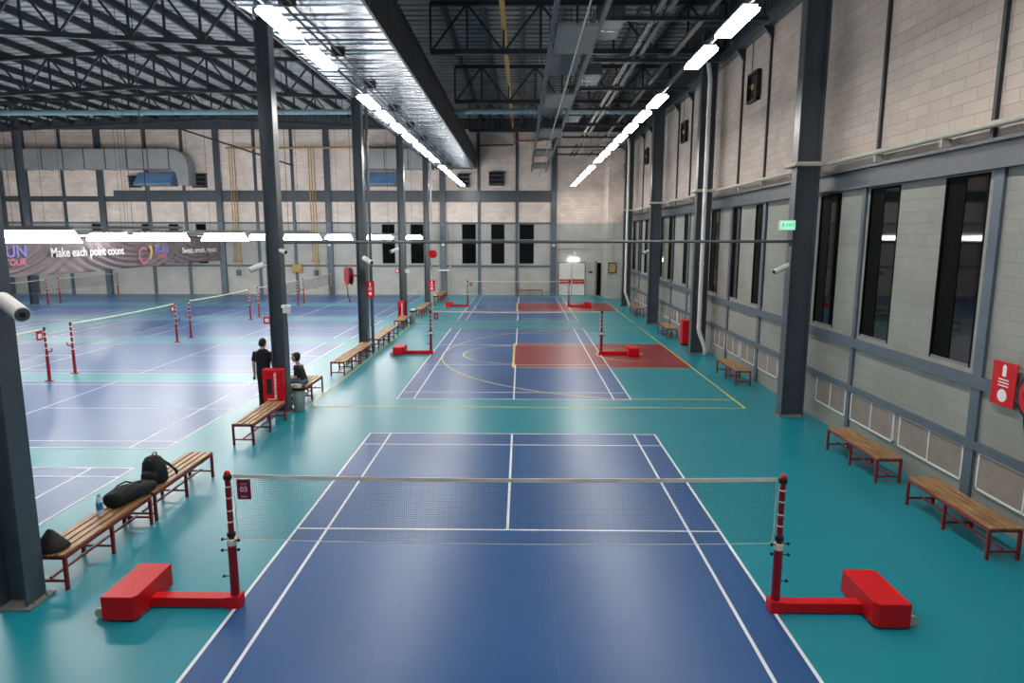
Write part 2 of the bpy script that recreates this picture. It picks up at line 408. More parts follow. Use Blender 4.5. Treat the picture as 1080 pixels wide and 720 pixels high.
for i, x in enumerate([-37.1, -35.2, -32.6, -29.85, -26.5, -23.9, -21.4, -18.75, -16.1, -13.6, -11.0, -8.3, -5.43, -2.86, -.16, 2.48]):
    big = i % 3 == 0
    w = .2 if big else .1
    MB().box(x - w, YF - (.22 if big else .1), 0, x + w, YF, 5.14).build('wall_stud', STEEL_LIT, wall_far)  # same paint as the upper part, lightened in colour for the light low down
    MB().box(x - w, YF - (.22 if big else .1), 5.14, x + w, YF, 11.7).build('wall_stud', STEEL, wall_far)
b = MB(); ribbed(b, 'x', YF - .12, XL, XR, 11.6, 13.6, s=-1); b.box(XL, YF - .11, 11.6, XR, YF - .02, 13.6)
b.build('cladding', CLAD_D, wall_far, label='dark ribbed cladding above the end wall blocks')
# stepped service corner
corner = struct(MB().box(5.97, 38.2, 0, XR, YF, 11.0).build('wall_corner', WALL_F))
MB().box(5.62, YF - .06, 0, 5.92, YF - .01, 2.35).build('door_gap', BLACK, wall_far, label='narrow black door gap')
MB().box(5.5, YF - .1, 0, 5.62, YF, 2.5).build('door_post', FRAME, wall_far)
d1 = struct(MB().box(2.82, YF - .05, 0, 4.82, YF - .01, 2.4).build('door_1', FRAME))
for x0, x1 in ((2.9, 3.8), (3.84, 4.74)):
    dl = MB().box(x0, YF - .09, .02, x1, YF - .05, 2.32).build('door_leaf', WHITE, d1)
    pbm = MB().box(x0 + .04, YF - .16, .86, x1 - .04, YF - .12, .98).box(x0 + .04, YF - .16, 1.06, x1 - .04, YF - .12, 1.16)
    pbm.box(x0 + .04, YF - .13, .84, x0 + .12, YF - .09, 1.18).box(x1 - .12, YF - .13, .84, x1 - .04, YF - .09, 1.18)
    pbm.build('push_bar', RED, dl, label='red push bar')
for n, (nm, q) in enumerate([('wall_left', (XL - .25, YN, 0, XL, YF, 14)), ('wall_near', (XL, YN - .25, 0, XR, YN, 14))]):
    struct(MB().box(*q).build(nm, WALL_P))

# ceilings
XA = -17.7
def zl(x): return 12.9 - .05 * abs(x - XA)
ceil_l = MB(); n = 120
for (xa, xb) in ((XL, XA), (XA, -5.75)):
    for i in range(0, 180):
        y0 = YN + i * (YF - YN) / 180; y1 = YN + (i + 1) * (YF - YN) / 180; dz = .05 if i % 2 else 0
        ceil_l.quad((xa, y0, zl(xa) + dz), (xb, y0, zl(xb) + dz), (xb, y1, zl(xb) + dz), (xa, y1, zl(xa) + dz))
        ceil_l.quad((xa, y1, zl(xa)), (xb, y1, zl(xb)), (xb, y1, zl(xb) + .05), (xa, y1, zl(xa) + .05))
ceil_l = struct(ceil_l.build('ceiling', DECK))
for i in range(22):
    x = -37.4 + i * 1.5
    if x > -5.9: break
    z = zl(x)
    MB().prism([(x - .09, z - .26), (x + .03, z - .26), (x + .03, z - .03), (x + .12, z - .03), (x + .12, z), (x - .03, z), (x - .03, z - .22), (x - .09, z - .22)], 'y', YN, YF).build('purlin', STEEL_D, ceil_l)
ceil_r = MB()
for i in range(180):
    y0 = YN + i * (YF - YN) / 180; y1 = YN + (i + 1) * (YF - YN) / 180; dz = .06 if i % 2 else 0
    ceil_r.quad((-5.75, y0, 12.3 + dz), (XR + .2, y0, 12.3 + dz), (XR + .2, y1, 12.3 + dz), (-5.75, y1, 12.3 + dz))
    ceil_r.quad((-5.75, y1, 12.3), (XR + .2, y1, 12.3), (XR + .2, y1, 12.36), (-5.75, y1, 12.36))
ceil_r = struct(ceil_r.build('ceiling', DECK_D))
for x in (-2.6, -1.2, .2, 1.6, 3.0, 4.4, 5.8):
    MB().prism([(x - .08, 12.02), (x + .03, 12.02), (x + .03, 12.27), (x + .1, 12.27), (x + .1, 12.3), (x - .02, 12.3), (x - .02, 12.06), (x - .08, 12.06)], 'y', YN, YF).build('purlin', STEEL_D, ceil_r)

# ------------------------------------------------------------------ steel columns
def h_column(x0, x1, yc, z1, label, plate=True):
    t = thing('steel_column', label, 'column', ((x0 + x1) / 2, yc, 0), 'slate steel columns')
    w = .15; tf = .025
    b = MB().box(x0, yc - w, 0, x0 + tf, yc + w, z1).box(x1 - tf, yc - w, 0, x1, yc + w, z1).box(x0 + tf, yc - .01, 0, x1 - tf, yc + .01, z1)
    b.build('shaft', STEEL, t)
    if plate:
        MB().box(x0 - .07, yc - w - .06, 0, x1 + .07, yc + w + .06, .025).build('base_plate', FRAME, t)
        bl = MB()
        for dx in (-.04, .04):
            for sx in (x0, x1):
                for sy in (-1, 1): pass
        for sx in (x0 - .04, x1 + .04):
            for sy in (-.1, .1): bl.cyl((sx, yc + sy, .02), (sx, yc + sy, .06), .014, n=6)
        bl.build('bolt', FRAME, t)
    return t
LCY = [.03, 8.42, 16.75, 24.9, 33.2]
LCN = ['slate steel column beside the benches with the black bags', 'slate steel column with the red extinguisher box and two persons at its foot', 'slate steel column with the red hose reel',
       'slate steel column with a red box and grey bin, beyond the hose reel', 'slender slate steel column with a red panel, next to the end wall']
for y, l in zip(LCY, LCN): h_column(-5.68, -5.36, y, 8.83, l)
RCN = ['slate steel wall column carrying the green exit sign', 'slate steel wall column behind the white downpipe with the red box', 'slate steel wall column standing between two white downpipes', 'slate steel wall column behind the farther white downpipe']
for y, l in zip(COLY, RCN): h_column(6.28, 6.8, y, 10.9, l)
h_column(-30.05, -29.7, 33.3, 12.2, 'slate steel column standing alone beyond the banner')

# ------------------------------------------------------------------ roof trusses
def truss(x0, x1, y, zb, zt, label, step=1.15):
    t = thing('roof_truss', label, 'truss', ((x0 + x1) / 2, y, zb((x0 + x1) / 2)), 'dark steel roof trusses')
    n = max(2, int(round((x1 - x0) / step / 2)) * 2); xs = [x0 + (x1 - x0) * i / n for i in range(n + 1)]
    for f, nm in ((zb, 'bottom_chord'), (zt, 'top_chord')):
        c = MB(); br = [x0, XA, x1] if x0 < XA < x1 else [x0, x1]
        for a, d in zip(br, br[1:]): c.bar((a, y, f(a)), (d, y, f(d)), .16, .16)
        c.build(nm, STEEL_D, t)
    for i, x in enumerate(xs):
        MB().bar((x, y, zb(x)), (x, y, zt(x)), .07).build('web_post', STEEL_D, t)
        if i < n:
            a, d = (xs[i], xs[i + 1]) if i % 2 == 0 else (xs[i + 1], xs[i])
            MB().bar((a, y + .01, zb(a)), (d, y + .01, zt(d)), .07).build('web_brace', STEEL_D, t)
TN = ['over the balcony', 'above the first wall column with the exit sign', 'over the middle court', 'beyond the middle court', 'next to the end wall']
for y, nm in zip((16.6, 24.9, 33.2), ('over the middle court', 'between the middle court and the far court', 'over the far court')):
    truss(-2.9, 6.95, y, lambda x: 10.32, lambda x: 11.85, 'dark flat roof truss %s' % nm)
for y, nm in zip((8.3, 16.6, 24.9, 33.2), ('over the red extinguisher box', 'at the column with the hose reel', 'at the column with the red box and bin', 'over the lone column')):
    truss(-37.6, -5.8, y, lambda x: 11.0 - .05 * abs(x - XA), lambda x: 12.55 - .05 * abs(x - XA), 'dark gabled side hall roof truss %s' % nm, step=1.24)
truss(-2.9, 6.95, 8.3, lambda x: 10.32, lambda x: 11.85, 'dark flat steel roof truss over the exit sign column')
tag(MB().cyl((-20.5, 33.0, 10.6), (-13.3, 33.0, 8.3), .05, n=8).build('roof_brace_rod', STEEL_D), 'thin dark steel rod sloping down across the end wall', 'brace')

# ------------------------------------------------------------------ ribbed soffit along the column row
t = thing('ceiling_soffit', 'ribbed shiny metal soffit running along the top of the column row', 'soffit', (-4.4, 16, 8.85))
prof = []; y = YN
while y < 40.3:
    prof += [(y, 8.85), (y + .50, 8.868), (y + .53, 8.91), (y + .62, 8.91), (y + .65, 8.86), (y + .84, 8.85), (y + .86, 8.83), (y + .90, 8.83), (y + .92, 8.85)]; y += .92
prof = [p for p in prof if p[0] <= 40.4]
b = MB()
for (a, za), (c, zc) in zip(prof, prof[1:]):
    if c > a: b.quad((-5.75, a, za), (-3.0, a, za), (-3.0, c, zc), (-5.75, c, zc))
b.build('soffit_sheet', GALV, t)
b = MB(); ribbed(b, 'y', -3.0, YN, 40.4, 8.83, 10.0, pitch=.3, d=.05); b.box(-3.06, YN, 8.83, -3.0, 40.4, 10.0)
b.build('side_sheet', CLAD_D, t, label='dark ribbed upright side')
b = MB(); ribbed(b, 'y', -5.75, YN, 40.4, 8.83, 9.9, pitch=.3, d=.05, s=-1); b.box(-5.75, YN, 8.83, -5.69, 40.4, 9.9)
b.build('side_sheet', CLAD_D, t)
MB().box(-5.75, 40.3, 8.83, -3.0, 40.4, 10.0).build('end_sheet', CLAD_D, t)
for x, nm in ((-4.62, 'conduit'), (-4.42, 'conduit')):
    c = MB().cyl((x, YN + .5, 8.74), (x, 40, 8.74), .03 if x < -4.5 else .022, n=8); c.build(nm, STEEL_D, t)
for i in range(12):
    MB().box(-4.7, -4 + i * 3.7, 8.7, -4.35, -3.95 + i * 3.7, 8.87).build('conduit_clip', STEEL_D, t)

# ------------------------------------------------------------------ lights
def make_light(name, l, w, h, mat, side):
    o = thing(name, '-', 'light')
    MB().box(-w / 2 + .02, -l / 2 + .02, h, w / 2 - .02, l / 2 - .02, h + .06).build('housing', WHITE, o)
    MB().prism([(-w / 2 + side, 0), (w / 2 - side, 0), (w / 2, h), (-w / 2, h)], 'y', -l / 2, l / 2).build('diffuser', mat, o)
    return o
lp = make_light('ceiling_light', 1.42, .28, .045, LAMP_HI, .0)
for dy in (-.5, .5):
    MB().cyl((0, dy, .10), (0, dy, 1.26 if dy > 0 else 1.25), .005, n=5).build('hanger', STEEL_D, lp)
HY = [-6.2, -4.0, -1.85, .33, 2.5, 4.68, 6.86, 11.1, 13.25, 15.35, 17.5, 19.8, 22.0, 24.2, 27.6, 29.8, 31.95, 34.1, 36.3, 38.5]
first = True
for sx, where in ((3.7, 'over the window-side edge of the courts'), (-3.83, 'just under the ribbed soffit')):
    for i, y in enumerate(HY):
        z = 7.6
        place(lp, first, (sx, y, z), 0, (('%s strip light from the balcony, row %s' % (ORD[i - 5] or 'first', where)) if i > 4 else ('strip light overhead at the balcony, row %s' % where)), 'white strip lights of the two high rows'); first = False
tag(MB().box(3.68, -7, 7.705, 3.72, 39.4, 7.75).build('ceiling_light_rail', STEEL_D), 'dark rail carrying the light row on the window side', 'rail')
tag(MB().box(-3.85, -7, 7.705, -3.81, 39.4, 7.75).build('ceiling_light_rail', STEEL_D), 'dark rail carrying the light row just under the soffit', 'rail')
def low_light(x0, x1, y, label, group):
    o = thing('hanging_light', label, 'light', ((x0 + x1) / 2, y, 4.06), group)
    MB().box(x0 + .08, y - .075, 4.25, x1 - .08, y + .075, 4.28).build('housing', FRAME, o)
    MB().add([(x0, y - .12, 4.03), (x1, y - .12, 4.03), (x1, y + .12, 4.03), (x0, y + .12, 4.03), (x0 + .1, y - .06, 4.25), (x1 - .1, y - .06, 4.25), (x1 - .1, y + .06, 4.25), (x0 + .1, y + .06, 4.25)], [(3, 2, 1, 0), (4, 5, 6, 7), (0, 1, 5, 4), (1, 2, 6, 5), (2, 3, 7, 6), (3, 0, 4, 7)]).build('diffuser', LAMP_LO, o)
def low_rail(x0, x1, y, label):
    o = thing('hanging_light_rail', label, 'rail', ((x0 + x1) / 2, y, 4.28))
    MB().box(x0, y - .03, 4.2802, x1, y + .03, 4.33).build('rail', FRAME, o)
    for k in range(4):
        x = x0 + .6 + (x1 - x0 - 1.2) * k / 3; MB().cyl((x, y, 4.33), (x, y, zl(x) + .02), .008, n=5).build('hanger_rod', STEEL_D, o)
LOWX = [[(-9.25, -7.8), (-11.2, -9.75), (-13.2, -11.7), (-15.4, -13.9), (-17.6, -16.1), (-19.8, -18.3)],
        [(-9.0, -7.72), (-11.04, -9.42), (-12.3, -11.15), (-14.2, -12.8), (-16.2, -14.8), (-18.2, -16.8), (-20.2, -18.8)],
        [(-7.4, -6.5), (-9.2, -7.75), (-10.6, -9.4), (-12.45, -10.75), (-15.1, -13.4), (-17.05, -15.55), (-19.8, -17.8)],
        [(-7.6, -6.3), (-9.7, -8.35), (-11.8, -9.95), (-13.5, -12.0), (-15.8, -13.8), (-19.5, -16.9), (-21.0, -19.85)],
        [(-6.9, -5.9), (-9.3, -7.7), (-11.8, -10.2), (-14.3, -12.2), (-16.4, -14.7), (-19.3, -16.8)]]
for r, y in enumerate((5.0, 12.2, 19.4, 26.6, 33.8)):
    for i, (a, c) in enumerate(LOWX[r]):
        low_light(a, c, y, '%s low-hung light from the columns in the %s cross row of the side hall' % (ORD[i] or 'first', ORD[r] or 'first'), 'low-hung lights of the side hall')
    low_rail(-20.6, -5.9, y, 'thin grey rail carrying the %s cross row of low lights' % (ORD[r] or 'first'))
for r, y in enumerate((19.4, 26.6, 33.8)):  # lamps added beyond the banner to whiten the side hall floor
    for i in range(6):
        a = -25.0 - 2.1 * i
        low_light(a, a + 1.5, y, '%s added low-hung light beyond the banner in the far bank, %s cross row' % (ORD[i] or 'first', ORD[r] or 'first'), 'added low-hung lights beyond the banner')
    low_rail(-36.5, -23.3, y, 'thin grey rail carrying the %s cross row of added low lights beyond the banner' % (ORD[r] or 'first'))

# ------------------------------------------------------------------ net posts and nets
def portable_post(s, label):
    """red weighted post; s = -1 arm and box toward the columns, +1 toward the windows"""
    o = thing('net_post', label, 'net post', (0, 0, 0), 'red weighted net posts')
    bx = MB().prism([(s * .93, -.30), (s * .97, -.36), (s * 1.31, -.36), (s * 1.31, .40), (s * .93, .40)], 'z', .02, .29).build('weight_box', RED, o, bevel=.006)
    wb = MB().bar((s * 1.28, -.27, .07), (s * 1.37, -.27, .07), .03, .04); wb.build('wheel_bracket', RED_D, o)
    for y in (-.27, .28):
        MB().cyl((s * 1.375, y - .022, .058), (s * 1.375, y + .022, .058), .058, n=14).build('wheel', CREAM, o)
    MB().box(min(0, s * .94), -.075, .012, max(0, s * .94), .06, .125).build('arm', RED, o, bevel=.004)
    MB().box(-.075, -.085, .0, .075, .07, .14).build('post_socket', RED, o, bevel=.004)
    MB().cyl((0, 0, .13), (0, 0, .78), .05, .047, n=14).build('lower_tube', RED_D, o, smooth=False)
    up_ = MB().cyl((0, 0, .7), (0, 0, 1.5), .032, n=14).build('upper_tube', RED_D, o)
    MB().lathe((0, 0, 1.5), [(.042, 0), (.046, .01), (.046, .045), (.036, .05)], 14).build('top_clamp', BLK, o)
    MB().lathe((0, 0, 1.55), [(.034, 0), (.036, .02), (.024, .045), (.004, .052)], 14).build('post_cap', RED, o, smooth=True)
    MB().lathe((0, 0, .73), [(.05, 0), (.056, .01), (.056, .065), (.05, .075)], 14).build('cord_wrap', TAPE, o)
    MB().lathe((0, 0, .83), [(.034, 0), (.046, .004), (.046, .05), (.034, .055)], 14).build('lower_clamp', BLK, o)
    for z in (1.0, 1.13, 1.28, 1.41): MB().lathe((0, 0, z), [(.031, 0), (.036, .003), (.036, .015), (.031, .018)], 12).build('white_band', TAPE, o)
    for x, z in ((s * .09, .81), (-s * .09, .80), (s * .1, .68), (-s * .085, .69), (s * .1, .37)):
        k = MB().cyl((math.copysign(.03, x), -.02, z), (x * .86, -.03, z), .006, n=6).ell((x, -.03, z), (.017, .017, .02)); k.build('knob', BLK, o)
    MB().tube([(-s * .04, -.03, 1.5), (-s * .075, -.02, 1.25), (-s * .07, -.02, .95), (-s * .1, -.02, .8)], .004, 5).build('tie_cord', TAPE, o)
    return o
pl = portable_post(-1, '-'); pr = portable_post(1, '-')
PN = ['of the blue court below the balcony', 'of the middle court with the red key', 'of the far court by the end wall']
for i, y in enumerate(CY):
    place(pl, i == 0, (-3.05, y, 0), 0, 'red weighted net post on the bench side %s' % PN[i])
    place(pr, i == 0, (3.05, y, 0), 0, 'red weighted net post on the window side %s' % PN[i])

def make_net():
    o = thing('badminton_net', '-', 'net')
    zt = lambda x: 1.55 - .03 * (1 - (x / 3.0) ** 2)
    zb = lambda x: .80 - .035 * (1 - (x / 3.0) ** 2)
    m = MB(); n = 260; q = .0006
    for i in range(n + 1):
        x = -2.985 + 5.97 * i / n; m.bar((x, 0, zb(x)), (x, 0, zt(x)), q * 2)
    for j in range(1, 29):
        t = j / 29; k = 12
        for i in range(k):
            a = -2.985 + 5.97 * i / k; c = -2.985 + 5.97 * (i + 1) / k
            m.bar((a, .001, zb(a) + (zt(a) - zb(a)) * t), (c, .001, zb(c) + (zt(c) - zb(c)) * t), q * 2)
    m.build('net_mesh', NET, o)
    tp = MB(); k = 16
    for i in range(k):
        a = -2.985 + 5.97 * i / k; c = -2.985 + 5.97 * (i + 1) / k
        tp.bar((a, 0, zt(a) - .012), (c, 0, zt(c) - .012), .012, .042)
    tp.build('top_tape', TAPE, o)
    MB().tube([(-2.985 + .4975 * i, 0, zb(-2.985 + .4975 * i)) for i in range(13)], .004, 5).build('bottom_cord', TAPE, o)
    for s in (-1, 1): MB().cyl((s * 2.98, 0, .8), (s * 2.98, 0, 1.54), .003, n=5).build('side_cord', TAPE, o)
    return o
net0 = make_net()
for i, y in enumerate(CY): place(net0, i == 0, (0, y, 0), 0, 'badminton net with white tape across the %s' % PN[i].replace('of the ', ''), 'badminton nets')
LN = [l for l in ['first', 'second', 'third', 'fourth', 'fifth', 'sixth']]
for cx, bank in ((-13.5, 'near bank beyond the columns'), (-29.0, 'far bank beyond the banner')):
    for j, y in enumerate(LY):
        if cx < -20 and j < 4: continue
        if j == 0: continue
        place(net0, False, (cx, y, 0), pi / 2, 'badminton net of the side hall, %s court row of the %s' % (LN[j], bank), 'badminton nets of the side hall')

def plain_post():
    o = thing('slim_net_post', '-', 'net post')
    MB().cyl((0, 0, 0), (0, 0, .8), .045, .042, n=12).build('lower_tube', RED_D, o)
    MB().cyl((0, 0, .75), (0, 0, 1.54), .032, n=12).build('upper_tube', RED_D, o)
    MB().lathe((0, 0, 1.53), [(.034, 0), (.036, .03), (.01, .05)], 12).build('post_cap', BLK, o)
    MB().box(-.12, -.05, 0, .12, .05, .02).build('foot_plate', RED_D, o)
    for z in (.74, .95, 1.12, 1.29, 1.43): MB().lathe((0, 0, z), [(.034, 0), (.05, .004), (.05, .03), (.034, .034)], 12).build('white_band', TAPE, o)
    MB().bar((.03, 0, .85), (.16, 0, .88), .03).bar((.16, 0, .88), (.16, 0, .97), .02).build('winch_handle', RED_D, o)
    return o
pp = plain_post(); first = True
for cx, bank in ((-13.5, 'near bank'), (-29.0, 'far bank')):
    for j, y in enumerate(LY):
        for s, e in ((-1, 'balcony end'), (1, 'end-wall end')):
            if j == 0 or (j == 1 and s < 0) or (cx < -20 and j < 4): continue
            place(pp, first, (cx, y + s * 3.045, 0), 0 if s > 0 else pi, 'banded red net post in the side hall, %s, %s court row, %s' % (bank, LN[j], e), 'slim banded net posts'); first = False

def number_tag(loc, txt, label, faces='y'):
    o = thing('court_number_tag', label, 'sign', loc, 'court number tags')
    if faces == 'y':
        MB().box(loc[0] - .075, loc[1] - .004, loc[2] - .115, loc[0] + .075, loc[1] + .004, loc[2] + .115).build('plate', MAROON, o)
        m = axes(Vector(loc) + Vector((0, -.006, 0)), (1, 0, 0), (0, 0, 1), (0, -1, 0))
    else:
        MB().box(loc[0] - .004, loc[1] - .12, loc[2] - .13, loc[0] + .004, loc[1] + .12, loc[2] + .13).build('plate', MAROON, o)
        m = axes(Vector(loc) + Vector((.006, 0, 0)), (0, 1, 0), (0, 0, 1), (1, 0, 0))
    if txt:
        text_part('lettering', txt, .085, PINK, o, m, .001, .002)
        t2 = m.copy(); t2.translation = m.translation + Vector((0, 0, .062)); text_part('lettering', 'COURT', .022, PINK, o, t2, .001)
        b = MB(); b.add([m @ Vector(v) for v in ((-.035, -.088, 0), (.035, -.088, 0), (.035, -.078, 0), (-.035, -.078, 0))], [(0, 1, 2, 3)]); b.build('caption_line', PINK, o)
    return o
number_tag((-2.87, -.012, 1.39), '03', 'maroon number tag hanging on the net of the court below the balcony')
number_tag((-2.85, CY[1] - .01, 1.36), '02', 'maroon number tag hanging on the net of the middle court')
number_tag((-2.85, CY[2] - .01, 1.36), '01', 'maroon number tag hanging on the net of the far court')
for y, n in ((11.4, 'second'), (18.6, 'third')):
    o = thing('court_number_tag', 'red square number tag hanging on the side-hall net of the %s court row' % n, 'sign', (-13.5, y, 1.36))
    MB().box(-13.475, y - .12, 1.24, -13.465, y + .12, 1.5).build('plate', RED_D, o)
    MB().box(-13.464, y - .07, 1.29, -13.46, y + .07, 1.42).build('panel', PINK, o)

# ------------------------------------------------------------------ benches
def make_bench():
    o = thing('slatted_bench', '-', 'bench'); L = .93
    for i in range(4):
        x = -.168 + i * .112; MB().box(x - .042, -L, .425, x + .042, L, .452).build('slat', WOOD, o, bevel=.004)
    f = MB()
    for x in (-.2, .2): f.box(x - .018, -L + .01, .385, x + .018, L - .01, .425)
    for y in (-L + .03, 0, L - .03): f.box(-.2, y - .018, .387, .2, y + .018, .424)
    f.build('frame', RED_B, o)
    for y in (-L + .03, 0, L - .03):
        for x in (-.2, .2):
            lg = MB().box(x - .019, y - .019, 0, x + .019, y + .019, .386).build('leg', RED_B, o)
        MB().box(-.182, y - .013, .10, .182, y + .013, .127).build('cross_bar', RED_B, o)
    MB().box(-.015, -L + .04, .127, .015, L - .04, .152).build('stretcher', RED_B, o)
    return o
bp_ = make_bench()
BL = [(-5.39, 1.20, 'by the near column, with the water bottle on it'), (-5.39, 3.13, 'with the black backpack on it'),
      (-5.39, 6.72, 'in front of the red extinguisher box'), (-5.39, 9.56, 'on which the person in black sits'), (-5.33, 13.4, 'just before the column with the hose reel'),
      (-5.3, 15.3, 'touching the column with the hose reel'), (-5.28, 17.95, 'just beyond the column with the hose reel'), (-5.26, 19.86, 'second beyond the column with the hose reel'),
      (-5.32, 23.4, 'before the column with the red box'), (-5.2, 28.0, 'first beyond the column with the red box'), (-5.2, 29.9, 'second beyond the column with the red box'), (-5.2, 36.2, 'closest to the end wall in the column row'), (-5.2, 38.2, 'last in the column row, under the red panel')]
BRR = [(6.46, 2.13, 'by the block wall, closest to the balcony'), (6.46, 4.86, 'by the block wall, before the exit sign column'), (6.46, 12.33, 'by the block wall, beyond the exit sign column'),
       (6.42, 21.05, 'by the wall, next to the red floor cabinet'), (6.45, 28.8, 'by the block wall, closest to the end wall')]
first = True
for x, y, w in BL + BRR:
    place(bp_, first, (x, y, 0), 0, 'slatted bench on red legs ' + w, 'slatted benches'); first = False
place(bp_, False, (.76, 40.3, 0), pi / 2, 'slatted wooden bench standing along the end wall', 'slatted benches')

# ------------------------------------------------------------------ bags and bottle on the benches
def lump(profile_rings, n=14):
    """closed soft surface from rings (centre, rx, rz, tilt) stacked along a path"""
    b = MB(); vs = []; k = len(profile_rings)
    for (c, ax, ay, ra, rb) in profile_rings:
        c = Vector(c); ax = Vector(ax).normalized(); ay = Vector(ay).normalized()
        for j in range(n):
            t = 2 * pi * j / n
            ca, sa = cos(t), sin(t); e = .7
            vs.append(c + ax * ra * math.copysign(abs(ca) ** e, ca) + ay * rb * math.copysign(abs(sa) ** e, sa))
    fs = [(i * n + j, i * n + (j + 1) % n, (i + 1) * n + (j + 1) % n, (i + 1) * n + j) for i in range(k - 1) for j in range(n)]
    fs += [tuple(reversed(range(n))), tuple(range((k - 1) * n, k * n))]
    return b.add(vs, fs)
X, Y, Z = (1, 0, 0), (0, 1, 0), (0, 0, 1)
t = thing('sling_bag', 'small black sling bag slumped on the bench end beside the near column', 'bag', (-5.44, .45, .452))
lump([((-5.42, .43, .455), X, Y, .17, .14), ((-5.42, .43, .475), X, Y, .185, .15), ((-5.43, .44, .53), X, Y, .15, .11), ((-5.45, .46, .60), X, Y, .09, .065), ((-5.47, .48, .66), X, Y, .035, .025), ((-5.48, .48, .675), X, Y, .012, .01)]).build('bag_body', CLOTHB, t, smooth=True)
MB().tube([(-5.50, .38, .60), (-5.57, .30, .63), (-5.60, .27, .58), (-5.56, .27, .51), (-5.5, .32, .5)], .012, 6).build('strap', CLOTHB, t)
MB().tube([(-5.44, .36, .58), (-5.38, .34, .56), (-5.32, .38, .50)], .005, 5).build('zipper', BLK, t)
t = thing('duffel_bag', 'long black duffel bag lying on the bench behind the water bottle', 'bag', (-5.38, 1.9, .452))
lump([((-5.42, 1.60, .55), X, Z, .10, .09), ((-5.42, 1.64, .555), X, Z, .15, .10), ((-5.39, 1.85, .57), X, Z, .17, .115), ((-5.36, 2.05, .555), X, Z, .165, .10), ((-5.33, 2.25, .54), X, Z, .15, .085), ((-5.31, 2.36, .52), X, Z, .10, .06)]).build('bag_body', CLOTHB, t, smooth=True)
for dx in (-.06, .06):
    MB().tube([(-5.39 + dx, 1.72, .66), (-5.38 + dx * 1.3, 1.8, .705), (-5.36 + dx * 1.3, 1.98, .70), (-5.35 + dx, 2.08, .645)], .012, 6).build('handle', BLK, t)
MB().tube([(-5.41, 1.62, .652), (-5.39, 1.85, .688), (-5.33, 2.28, .63)], .006, 5).build('zipper', BLK, t)
MB().tube([(-5.27, 1.75, .6), (-5.2, 1.95, .54), (-5.19, 2.1, .52), (-5.24, 2.22, .56)], .014, 6).build('strap', CLOTHB, t)
t = thing('backpack', 'black backpack standing upright on the bench behind the duffel bag', 'bag', (-5.38, 2.62, .452))
lump([((-5.37, 2.60, .458), X, Y, .15, .10), ((-5.37, 2.60, .50), X, Y, .175, .135), ((-5.38, 2.61, .64), X, Y, .17, .135), ((-5.39, 2.62, .77), X, Y, .15, .115), ((-5.40, 2.63, .84), X, Y, .105, .08), ((-5.40, 2.64, .865), X, Y, .03, .03)]).build('bag_body', CLOTHB, t, smooth=True)
lump([((-5.37, 2.46, .49), X, Y, .10, .03), ((-5.37, 2.45, .55), X, Y, .125, .05), ((-5.38, 2.46, .63), X, Y, .12, .045), ((-5.38, 2.48, .67), X, Y, .08, .02)]).build('front_pocket', CLOTHB, t, smooth=True)
MB().tube([(-5.42, 2.64, .86), (-5.40, 2.66, .905), (-5.36, 2.66, .905), (-5.34, 2.64, .85)], .01, 6).build('grab_handle', BLK, t)
for dx in (0, .06):
    MB().tube([(-5.33 + dx, 2.70, .80 - dx), (-5.24 + dx, 2.78, .68 - dx), (-5.20 + dx * .4, 2.86, .55), (-5.21, 2.92, .47)], .016, 6).build('strap', CLOTHB, t)
MB().tube([(-5.52, 2.52, .56), (-5.47, 2.53, .76), (-5.40, 2.54, .83), (-5.32, 2.53, .76), (-5.25, 2.52, .56)], .006, 5).build('zipper', GALV_D, t)
t = thing('water_bottle', 'clear water bottle with blue label standing on the bench', 'bottle', (-5.43, 1.36, .452))
CLEAR = pm('clear_plastic', (196, 222, 236), rough=.15, var=.02)
BLUEL = pm('blue_bottle_label', (52, 132, 196), rough=.35, var=.1, scale=20)
MB().lathe((-5.43, 1.36, .452), [(.036, 0), (.04, .01), (.04, .1), (.037, .11), (.04, .12), (.04, .21), (.032, .245), (.017, .27), (.016, .29)], 16).build('bottle_body', CLEAR, t, smooth=True)
MB().lathe((-5.43, 1.36, .55), [(.041, 0), (.042, .003), (.042, .095), (.041, .098)], 16).build('bottle_label', BLUEL, t)
MB().lathe((-5.43, 1.36, .735), [(.018, 0), (.018, .02), (.014, .026)], 12).build('bottle_cap', BLUEM, t)

# ------------------------------------------------------------------ bins, red boxes, hose reels, signs
def bin_(x, y, label, lid):
    o = thing('waste_bin', label, 'bin', (x, y, 0), 'grey waste bins')
    MB().lathe((x, y, 0), [(.118, 0), (.122, .01), (.152, .53), (.146, .53), (.11, .03)], 20).build('bin_body', BINM, o, smooth=True)
    MB().lathe((x, y, .53), [(.153, 0), (.168, .005), (.17, .06), (.15, .075), (.135, .05)], 20).build('bin_rim', BLK, o, label='black bin liner folded over the rim')
    if lid == 'paper':
        lump([((x - .05, y, .56), X, Y, .10, .11), ((x - .03, y, .63), X, (0, 1, .3), .10, .09), ((x - .07, y, .675), X, Y, .05, .06)]).build('liner_bag', CREAM, o, label='crumpled pale bag stuffed in the bin')
    else:
        MB().lathe((x, y, .6), [(.14, 0), (.125, .05), (.05, .09), (.02, .1)], 16).build('bin_lid', WHITE, o, label='white domed top')
    return o
bin_(-5.13, 8.44, 'grey bin with a crumpled pale bag, beside the extinguisher column', 'paper')
bin_(-5.14, 25.2, 'grey bin with black rim beside the column with the red box', 'dome')
bin_(-5.12, 33.45, 'grey bin with white top near the end wall', 'dome')

